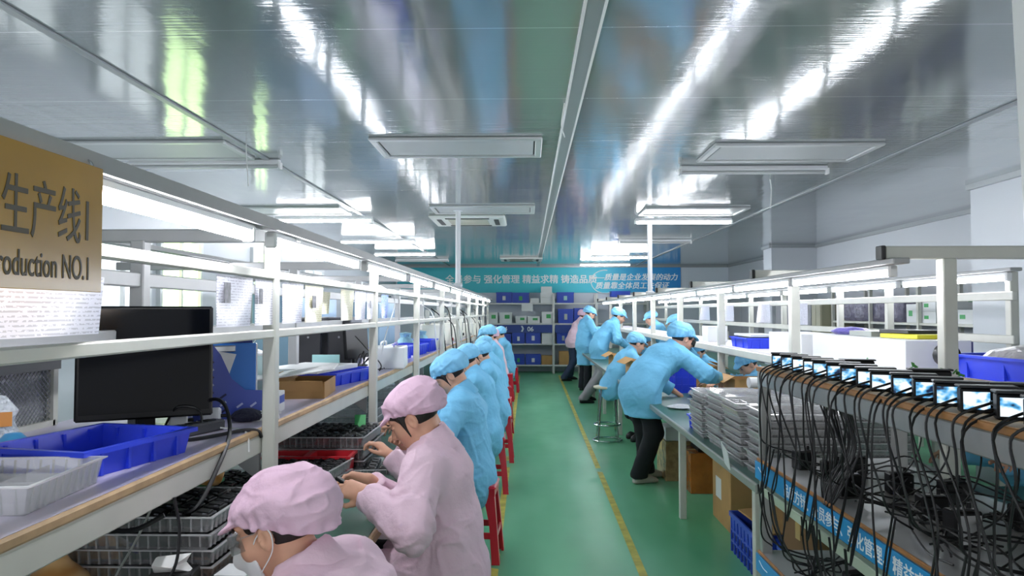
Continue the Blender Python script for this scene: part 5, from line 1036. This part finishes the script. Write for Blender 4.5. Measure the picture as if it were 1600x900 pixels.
def crate(label, l, w, h, loc, rz=0, m=None, group=None, lattice=True, lid=None):
    t = thing('plastic_crate', label, 'crate', loc, rz, group); m = m or M_CRATE
    b = MB(); R = lambda f_, z, e=0.: [(sx*(l/2*f_+e), sy*(w/2*f_+e), z) for sx, sy in ((-1, -1), (1, -1), (1, 1), (-1, 1))]
    b.loft([R(.94, 0), R(.985, h-.03), R(1, h-.03, .006), R(1, h, .006), R(.97, h), R(.92, .006)]); part('shell', b, m, t)
    r = MB(); nx, ny = max(3, int(l/.07)), max(3, int(w/.07))
    for i in range(nx+1):
        x = l*.95*(-.5+i/nx)
        for s in (-1, 1): r.box((x, s*w/2*.972, h*.45), (.012, .012, h*.84), rot=R3(-s*.02, 0, 0))
    for i in range(ny+1):
        y = w*.95*(-.5+i/ny)
        for s in (-1, 1): r.box((s*l/2*.972, y, h*.45), (.012, .012, h*.84))
    for z in (h*.3, h*.58):
        for s in (-1, 1): r.box((0, s*w/2*.972, z), (l*.95, .01, .012)); r.box((s*l/2*.972, 0, z), (.01, w*.95, .012))
    part('ribs', r, m, t)
    if lattice:
        q = MB()
        for i in range(ny):
            for z in (h*.15, h*.44, h*.72): q.box((-l/2*.966, w*.95*(-.5+(i+.5)/ny), z), (.003, w/ny*.5, h*.13))
        for i in range(nx):
            for z in (h*.15, h*.44, h*.72): q.box((l*.95*(-.5+(i+.5)/nx), -w/2*.966, z), (l/nx*.5, .003, h*.13))
        part('slots', q, mat('crate_slot_dark', '#10215c', .7), t)
    if lid is not None: part('label_card', MB().box((0, -w/2*.99-.004, h*.45), (l*.2, .002, h*.4)), lid, t)
    return t
def carton(label, l, w, h, loc, rz=0, m=None, open_=False, tape_=True, group=None, mark=None, name='cardboard_box', flap_ang=(-.5, .5)):
    t = thing(name, label, 'box', loc, rz, group); m = m or M_CARD; b = MB()
    if open_:
        for s in (-1, 1): b.box((s*(l/2-.003), 0, h/2), (.006, w, h)); b.box((0, s*(w/2-.003), h/2), (l-.012, .006, h))
        b.box((0, 0, .004), (l-.012, w-.012, .008)); part('carton_body', b, m, t)
        for s, an in zip((-1, 1), flap_ang):
            part('flap', MB().box((s*(l/2+.06*math.cos(an)), 0, h+.06*math.sin(abs(an))*(1 if an*s > 0 else -1)*0+.0), (.12, w, .004), rot=R3(0, an, 0)), m, t)
    else:
        b.box((0, 0, h/2), (l, w, h), bev=.003); part('carton_body', b, m, t)
        if tape_: part('sealing_tape', MB().box((0, 0, h+.001), (l, .05, .002)).box((-l/2-.001, 0, h-.05), (.002, .05, .1)), mat('tape_brown', '#c7a469', .25), t)
    if mark: part('printed_mark', MB().box((-l/2-.001, w*.15, h*.5), (.002, w*.3, h*.3)), mark, t); part('printed_mark', MB().box((l*.12, -w/2-.001, h*.6), (l*.4, .002, h*.35)), mark, t)
    return t
M_TAN = mat('tan_carton', '#c79a62', .65, vary=(6, .1)); M_PALE = mat('pale_carton_inside', '#e3c79b', .65)
carton('open tan carton with flap out beside the seated blue worker', .3, .4, .26, (1.28, 8.25, ZW), .1, M_TAN, True); carton('open tan carton behind the seated blue worker, before the leaning man', .34, .4, .22, (1.3, 10.1, ZW), .05, M_TAN, True)
carton('open tan carton under the white shelf between the bending man and post', .36, .45, .24, (1.78, 7.85, ZW), 0, M_TAN, True); carton('open tan carton with wide flap before the bowed worker beyond the post', .36, .34, .2, (2.0, 6.75, ZW), .05, M_TAN, True)
crate('blue crate standing on the right bench beside the bending man', .2, .3, .26, (1.55, 7.45, ZW), 0, M_BIN, lattice=False); crate('blue lattice crate at the back of the bench under the bowed worker', .3, .3, .2, (1.85, 5.6, ZW), 0)
tag(part('foil_bag', MB().lathe([(.0, 0), (.09, .01), (.12, .03), (.1, .06), (.05, .075), (.0, .08)], n=14), mat('crinkled_silver_bag', '#b9b6ba', .25, .3, bump=(22, 1, .05)), smooth=True, loc=(1.62, 6.98, ZW)), 'crinkled silver bags on the bench below the bending man arm', 'bag')
tag(part('parts_pile', MB().lathe([(.0, 0), (.1, .004), (.12, .015), (.06, .03), (.0, .033)], n=16), mat('white_parts', '#d6d8dc', .5, bump=(50, 1, .03)), smooth=True, loc=(1.27, 6.15, ZW)), 'flat pile of small white parts at the bench edge by the man hand', 'parts', kind='stuff')
# below the bench
carton('white carton on top of the wrapped boxes under the right bench', .32, .3, .12, (1.42, 6.95, .37), 0, M_WBOX, name='carton', tape_=False, mark=M_DOC)
wp = carton('plastic wrapped carton under the bench behind the standing man shoes', .36, .36, .36, (1.43, 7.0, 0), .05, mat('wrapped_carton', '#b29a6c', .2, vary=(14, .4), bump=(16, .8, .02)))
carton('brown plastic wrapped carton under the bench left of the leg', .36, .4, .34, (1.56, 6.55, 0), .02, mat('wrapped_brown', '#a8662c', .15, vary=(8, .25), bump=(14, .8, .02))); tag(part('black_tray', MB().box((0, 0, .015), (.24, .3, .03), bev=.006), M_DEV, loc=(1.58, 6.55, .343)), 'flat dark tray lying on the brown wrapped carton', 'tray')
carton('brown carton with printed label under the bench beyond the blue crate', .5, .5, .5, (1.66, 5.45, 0), 0, M_CARD, mark=M_WBOX)
crate('blue lattice crate on the floor under the bench beside the rack post', .42, .6, .26, (1.52, 4.55, 0), 0); tag(part('flat_carton', MB().box((0, 0, .0), (.36, .5, .012), bev=.002), M_CARD, loc=(1.56, 4.6, .275), rot=(.02, -.06, .1)), 'flattened brown carton lying over the blue lattice crate', 'carton')
crate('blue crate under the bench behind the rack, tilted cartons over it', .5, .4, .3, (1.6, 3.85, .0), 0, lattice=False)
carton('low brown carton under the bench behind the cables', .5, .35, .2, (1.6, 3.78, .31), .1, mat('dark_carton', '#7d5c3b', .7))
# chrome stool
def chrome_stool(label, x, y, h=.66):
    t = thing('round_stool', label, 'stool', (x, y, 0)); M_CH = mat('chrome', '#c9ccce', .12, 1.)
    part('seat', MB().lathe([(.0, h-.03), (.15, h-.03), (.165, h-.02), (.165, h-.004), (.15, h), (.0, h)], n=32), mat('cream_seat', '#d9cdb8', .5), t, smooth=40)
    for k in range(4):
        a = PI/4+k*PI/2; part('leg', MB().tube([(.11*math.cos(a), .11*math.sin(a), h-.03), (.16*math.cos(a), .16*math.sin(a), .1), (.17*math.cos(a), .17*math.sin(a), 0)], .011, n=8), M_CH, t, smooth=True)
    for z, r in ((.015, .17), (.2, .155)): part('ring', MB().tube([(r*math.cos(u), r*math.sin(u), z) for u in np.linspace(0, 2*PI, 33)], .011, n=8, sub=1), M_CH, t, smooth=True)
    return t
chrome_stool('chrome round stool with a cream seat standing in the right of the aisle', .95, 8.9)
# shelf of the right bench
ZR = 1.24
carton('long white box on the right shelf behind the rack board', .34, 1.25, .16, (2.13, 4.5, ZR), 0, M_WBOX, tape_=False, name='white_box'); carton('white box continuing along the right shelf beyond the second post', .3, .7, .15, (2.08, 5.6, ZR), 0, M_WBOX, tape_=False, name='white_box')
carton('tall white carton on the right shelf above the bending man', .2, .25, .16, (1.95, 7.75, ZR), 0, M_WBOX, tape_=False, name='white_box')
bin_thing('blue bin with dark contents on the right shelf between the two posts', .3, .5, .09, (1.98, 6.45, ZR), 0); tag(part('dark_parts', MB().box((0, 0, .02), (.22, .4, .04), bev=.01), M_DEV, loc=(1.98, 6.45, ZR+.05)), 'dark parts filling the blue bin on the right shelf', 'parts', kind='stuff')
tag(part('white_card', MB().box((0, 0, 0), (.25, .5, .02), bev=.002), M_WBOX, loc=(2.0, 6.5, ZR+.105)), 'white card lying over the blue bin on the right shelf', 'card')
bgb = bin_thing('large blue bin full of a plastic bag at the right edge behind the rack', .8, .5, .11, (2.45, 3.42, ZR), .1, ribs=(4, 2))
tag(part('plastic_bag', MB().lathe([(.0, 0), (.16, .0), (.2, .03), (.17, .07), (.09, .095), (.0, .1)], n=22), mat('grey_plastic_bag', '#b4b1b4', .2, bump=(14, 1, .06)), smooth=True, loc=(2.4, 3.42, ZR+.06)).__class__ and bpy.data.objects['plastic_bag'], 'crinkled grey plastic bag bulging from the large blue bin', 'bag'); bpy.data.objects['plastic_bag'].scale = (1.6, 1.0, 1.0)
tag(part('black_ring', MB().cyl((0, -.02, 0), (0, .03, 0), .055, n=20), M_DEV, loc=(2.02, 3.6, ZR+.1), smooth=40), 'black round part leaning at the end of the blue bin behind the post', 'part')
pb = tag(part('purple_bag', MB().lathe([(.0, 0), (.1, .0), (.13, .02), (.09, .04), (.0, .05)], n=16), mat('violet_bag', '#7d74c8', .35, bump=(20, 1, .03)), smooth=True, loc=(2.15, 4.95, ZR+.161)), 'crumpled violet bag on the long white box', 'bag')
tag(part('yellow_folder', MB().box((0, 0, .012), (.22, .3, .024), bev=.003), mat('yellow_plastic', '#e3da3a', .4), loc=(2.18, 4.2, ZR+.161), rot=(0, 0, .2)), 'yellow folder on the near end of the long white box', 'folder'); tag(part('black_folder', MB().box((0, 0, .01), (.2, .28, .02), bev=.003), M_DEVTOP, loc=(2.2, 4.3, ZR+.186), rot=(0, 0, .1)), 'black folder on top of the yellow folder', 'folder')
wcs = tag(part('white_card', MB().box((0, 0, .015), (.2, .3, .03), bev=.002), M_EGREY, loc=(2.15, 4.6, ZR+.161)), 'grey card stack in the middle of the long white box', 'card')
# sheets hung on the rails of the second right bench
for k, (y, ln) in enumerate(((7.35, .32), (8.5, .42), (10.0, .5), (11.3, .5))):
    hung_sheet(y-ln/2, y+ln/2, 1.42, 1.63, M_DOC, ['white curling sheet on the second right bench rails, nearest of four', 'white curling sheet on the second right bench rails, second of four', 'white curling sheet on the second right bench rails, third of four', 'white curling sheet on the second right bench rails, farthest'][k], x=2.705, curl=.03, name='hanging_sheet', grp='curling sheets on the second right bench')
# shelving along the right wall with white cartons
sw = thing('storage_shelving', 'white metal shelving against the right wall holding green marked cartons', 'shelving', (4.75, 9.2, 0))
for z in (.5, .95, 1.42, 1.9): part('shelf', MB().box((0, 0, z-.015), (.5, 3.6, .03), bev=.003), M_STEEL, sw)
for x in (-.24, .24):
    for y in (-1.79, -.6, .6, 1.79): part('upright', MB().box((x, y, .98), (.04, .04, 1.95)), M_STEEL, sw)
for k, (y, h, w_) in enumerate(((7.75, .15, .32), (8.1, .17, .3), (8.1, .15, .3), (8.45, .13, .3), (8.45, .14, .3), (8.8, .22, .28))):
    z = 1.42+(.171 if k == 2 else .131 if k == 4 else 0); t = carton(['white carton with green mark at the near end of the wall shelving', 'lower of two white cartons with green marks, second on the wall shelf', 'upper of two white cartons, second pile on the wall shelf', 'lower of two cartons in the third pile on the wall shelf', 'upper of two cartons in the third pile on the wall shelf', 'tall white carton with green mark beside the brown wrap'][k], .36, w_, h, (4.72, y, z), 0, M_WBOX, tape_=False, name='white_box', group='green marked cartons on the wall shelving', mark=M_GREENP)
for k, y in enumerate((9.3, 9.75, 10.2, 10.6)):
    tag(part('wrapped_bundle', MB().box((0, 0, .14), (.36, .38, .28), bev=.05), mat('plastic_wrapped_grey', '#8d8aa0', .2, vary=(7, .45), bump=(12, 1, .05)), smooth=True, loc=(4.72, y, 1.42)), ['plastic wrapped bundle beside the cartons on the wall shelf', 'second plastic wrapped bundle on the wall shelf', 'third plastic wrapped bundle on the wall shelf', 'farthest plastic wrapped bundle on the wall shelf'][k], 'bundle', 'wrapped bundles on the wall shelving')
for k, y in enumerate((7.8, 8.4, 9.1, 9.8, 10.4)): crate(['navy crate on the lower wall shelf, nearest', 'navy crate on the lower wall shelf, second', 'navy crate on the lower wall shelf, third', 'navy crate on the lower wall shelf, fourth', 'navy crate on the lower wall shelf, farthest'][k], .4, .5, .3, (4.72, y, .95), 0, mat('navy_crate', '#232b6e', .4), 'navy crates on the wall shelving', lattice=False)
M_GCAB = mat('mid_grey_cabinet', '#8a8d91', .45)
def grey_cab(label, y, ln, h, x=4.6, m=None):
    t = thing('storage_cabinet', label, 'cabinet', (x, y, 0)); part('carcass', MB().box((0, 0, h/2), (.5, ln, h), bev=.006), m or M_GCAB, t)
    for k in range(2):
        d = part('door', MB().box((-.255, (k-.5)*ln/2, h/2), (.015, ln/2-.012, h-.06), bev=.003), m or M_GCAB, t); part('handle', MB().box((-.268, (k-.5)*ln/2+(.5-k)*ln*.38, h*.6), (.012, .015, .14), bev=.003), M_SILVER, d)
grey_cab('tall grey cabinet against the right wall just before the column', 12.2, 1.6, 1.72); grey_cab('grey cabinet against the right wall beyond the column', 15.4, 2.2, 1.72, 4.7); grey_cab('olive grey cabinet between the wall shelving and grey cabinet', 11.2, .34, 1.68, m=mat('olive_cabinet', '#96967f', .45))
# ================================================================== back shelving, crates, stools
M_RACKG = mat('shelving_grey', '#c3c6c4', .4, .2)
bs = thing('shelving_unit', 'grey steel shelving across the back wall holding blue crates and white cartons', 'shelving', (0, 0, 0)); X0, X1 = -1.36, 3.0
LV = (.22, .75, 1.26, 1.77)
for z in LV: part('shelf', MB().box(((X0+X1)/2, 18.75, z-.02), (X1-X0, .46, .04), bev=.004), M_RACKG, bs)
for x in (X0, .64, 1.72, X1):
    for y in (18.53, 18.97): part('upright', MB().box((x, y, 1.0), (.06, .05, 2.0), bev=.004), M_RACKG, bs)
ns = part('number_strip', MB().box((-.36, 18.515, 1.12), (1.94, .012, .2)), mat('navy_strip', '#1b3a86', .45), bs)
part('number_lettering', text_mesh('》04', .16, M_LETTER, bold=.002), None, ns, loc=(-.84, 18.507, 1.06), rot=(PI/2, 0, 0)); part('number_lettering', text_mesh('》06', .16, M_LETTER, bold=.002), None, ns, loc=(-.18, 18.507, 1.06), rot=(PI/2, 0, 0))
part('number_strip', MB().box((1.18, 18.515, 1.12), (1.0, .012, .2)), mat('navy_strip', '#1b3a86', .45), bs)
tag(part('notice_sheet', MB().box((0, 0, 0), (.28, .006, .2)), M_WBOX, loc=(-.02, 18.505, 1.66)), 'white notice sheet taped under the top back shelf', 'notice')
px = lambda x: (x-825)/1150*18.5
where_ = ['bottom', 'third', 'second', 'top']
def bcrate(x0, x1, lv, h, col, lb): crate(lb, abs(px(x1)-px(x0))-.01, .4, h, ((px(x0)+px(x1))/2, 18.74, LV[lv]), 0, M_CRATE, 'blue crates on the back shelving', lattice=False, lid=col)
bcrate(775, 800, 3, .27, M_EGREY, 'blue crate at the left of the top back shelf'); bcrate(800, 827, 3, .26, M_GREENP, 'second blue crate on the top back shelf'); bcrate(870, 897, 3, .27, M_TEAL, 'blue crate right of the centre upright on the top back shelf'); bcrate(955, 985, 3, .3, M_EGREY, 'blue crate far right on the top back shelf, above the lamps')
bcrate(872, 896, 2, .36, M_EGREY, 'blue crate right of the upright on the second back shelf'); bcrate(897, 918, 2, .38, M_EGREY, 'blue crate behind the standing worker on the second back shelf')
bcrate(771, 799, 1, .24, M_EGREY, 'blue crate behind the seated workers on the third back shelf'); bcrate(800, 820, 1, .27, M_WBOX, 'blue crate with white card on the third back shelf'); bcrate(821, 845, 1, .3, M_WBOX, 'blue crate beside the tall white carton on the third back shelf'); bcrate(870, 890, 1, .3, M_EGREY, 'blue crate right of the upright on the third back shelf')
bcrate(780, 799, 0, .25, M_EGREY, 'blue crate at the left of the bottom back shelf'); bcrate(800, 820, 0, .25, M_GREENP, 'blue crate with green card on the bottom back shelf'); bcrate(821, 845, 0, .25, M_WBOX, 'bright blue crate with white card on the bottom back shelf')
for (x0, x1, z, h, lb) in ((760, 778, LV[2], .27, 'white green-marked carton at the left of the second back shelf'), (780, 800, LV[2], .27, 'second white green-marked carton on the second back shelf'), (805, 823, LV[2], .18, 'low white carton third on the second back shelf'), (824, 844, LV[2], .17, 'low white carton fourth on the second back shelf'), (846, 864, LV[2], .29, 'taller white carton next to the upright on the second back shelf'),
                           (828, 843, LV[3], .12, 'small white carton beside the pile on the top back shelf'), (844, 864, LV[3], .14, 'lowest white carton of the pile on the top back shelf'), (844, 864, LV[3]+.142, .12, 'middle white carton of the pile on the top back shelf'), (845, 863, LV[3]+.264, .15, 'topmost white carton of the pile on the top back shelf'), (846, 864, LV[1], .44, 'tall white carton on the third back shelf')):
    carton(lb, abs(px(x1)-px(x0))-.015, .36, h, ((px(x0)+px(x1))/2, 18.74, z), 0, M_WBOX, tape_=False, name='white_box', group='white cartons on the back shelving', mark=M_GREENP if LV[2]-.01 < z < LV[2]+.01 else None)
carton('brown carton on the bottom back shelf beside the upright', .28, .36, .22, (px(855), 18.74, LV[0]), 0, M_CARD); carton('brown carton on the bottom back shelf behind the standing workers', .4, .36, .33, (px(886), 18.74, LV[0]), 0, M_CARD)
# red plastic stools
M_REDS = mat('red_stool_plastic', '#d01f33', .28)
def red_stool(label):
    t = thing('plastic_stool', label, 'stool', (0, 0, 0), 0, 'red plastic stools along the left bench'); H_ = .47; tw, bw = .125, .165
    s = MB(); s.box((0, 0, H_-.012), (.275, .275, .024), bev=.01); s.box((0, 0, H_-.04), (.262, .262, .045)); part('seat', s, M_REDS, t)
    for sx in (-1, 1):
        for sy in (-1, 1):
            m = MB(); rings = []
            for z, e, w in ((0, bw, .05), (.02, bw-.002, .048), (H_*.5, (bw+tw)/2, .046), (H_-.03, tw, .07)):
                rings.append([(sx*e, sy*e, z), (sx*(e-w), sy*e, z), (sx*(e-w), sy*(e-.016), z), (sx*(e-.016), sy*(e-.016), z), (sx*(e-.016), sy*(e-w), z), (sx*e, sy*(e-w), z)])
            m.loft(rings); part('leg', m, M_REDS, t)
    e = tw+(bw-tw)*.66
    for sg in (-1, 1):
        part('rung', MB().box((0, sg*(e-.01), .17), (2*e-.02, .012, .04), bev=.003), M_REDS, t); part('rung', MB().box((sg*(e-.01), 0, .17), (.012, 2*e-.02, .04), bev=.003), M_REDS, t)
    return t
st0 = None
for i, (x, y, lb) in enumerate(((-.30, 2.95, 'red plastic stool under the pink worker holding a black part'), (-.47, 1.8, 'red plastic stool under the masked worker nearest the camera'), (-.33, 4.72, 'nearest fully visible red stool at the aisle edge, under the dark-haired blue worker'), (-.335, 6.45, 'second visible red stool, in front of the fifth worker'), (-.31, 7.75, 'third visible red stool along the aisle on the left'), (-.35, 9.3, 'red stool under the worker who faces the camera'), (-.38, 10.7, 'red stool under the taller blue worker'), (-.4, 12.9, 'red stool under the far pink worker'), (-.33, 14.3, 'farthest red stool on the left, under the last blue worker'))):
    if st0 is None: st0 = red_stool(lb); st0.location = (x, y, 0)
    else: copy_tree(st0, lb, (x, y, 0), .06*math.sin(i*2.3))
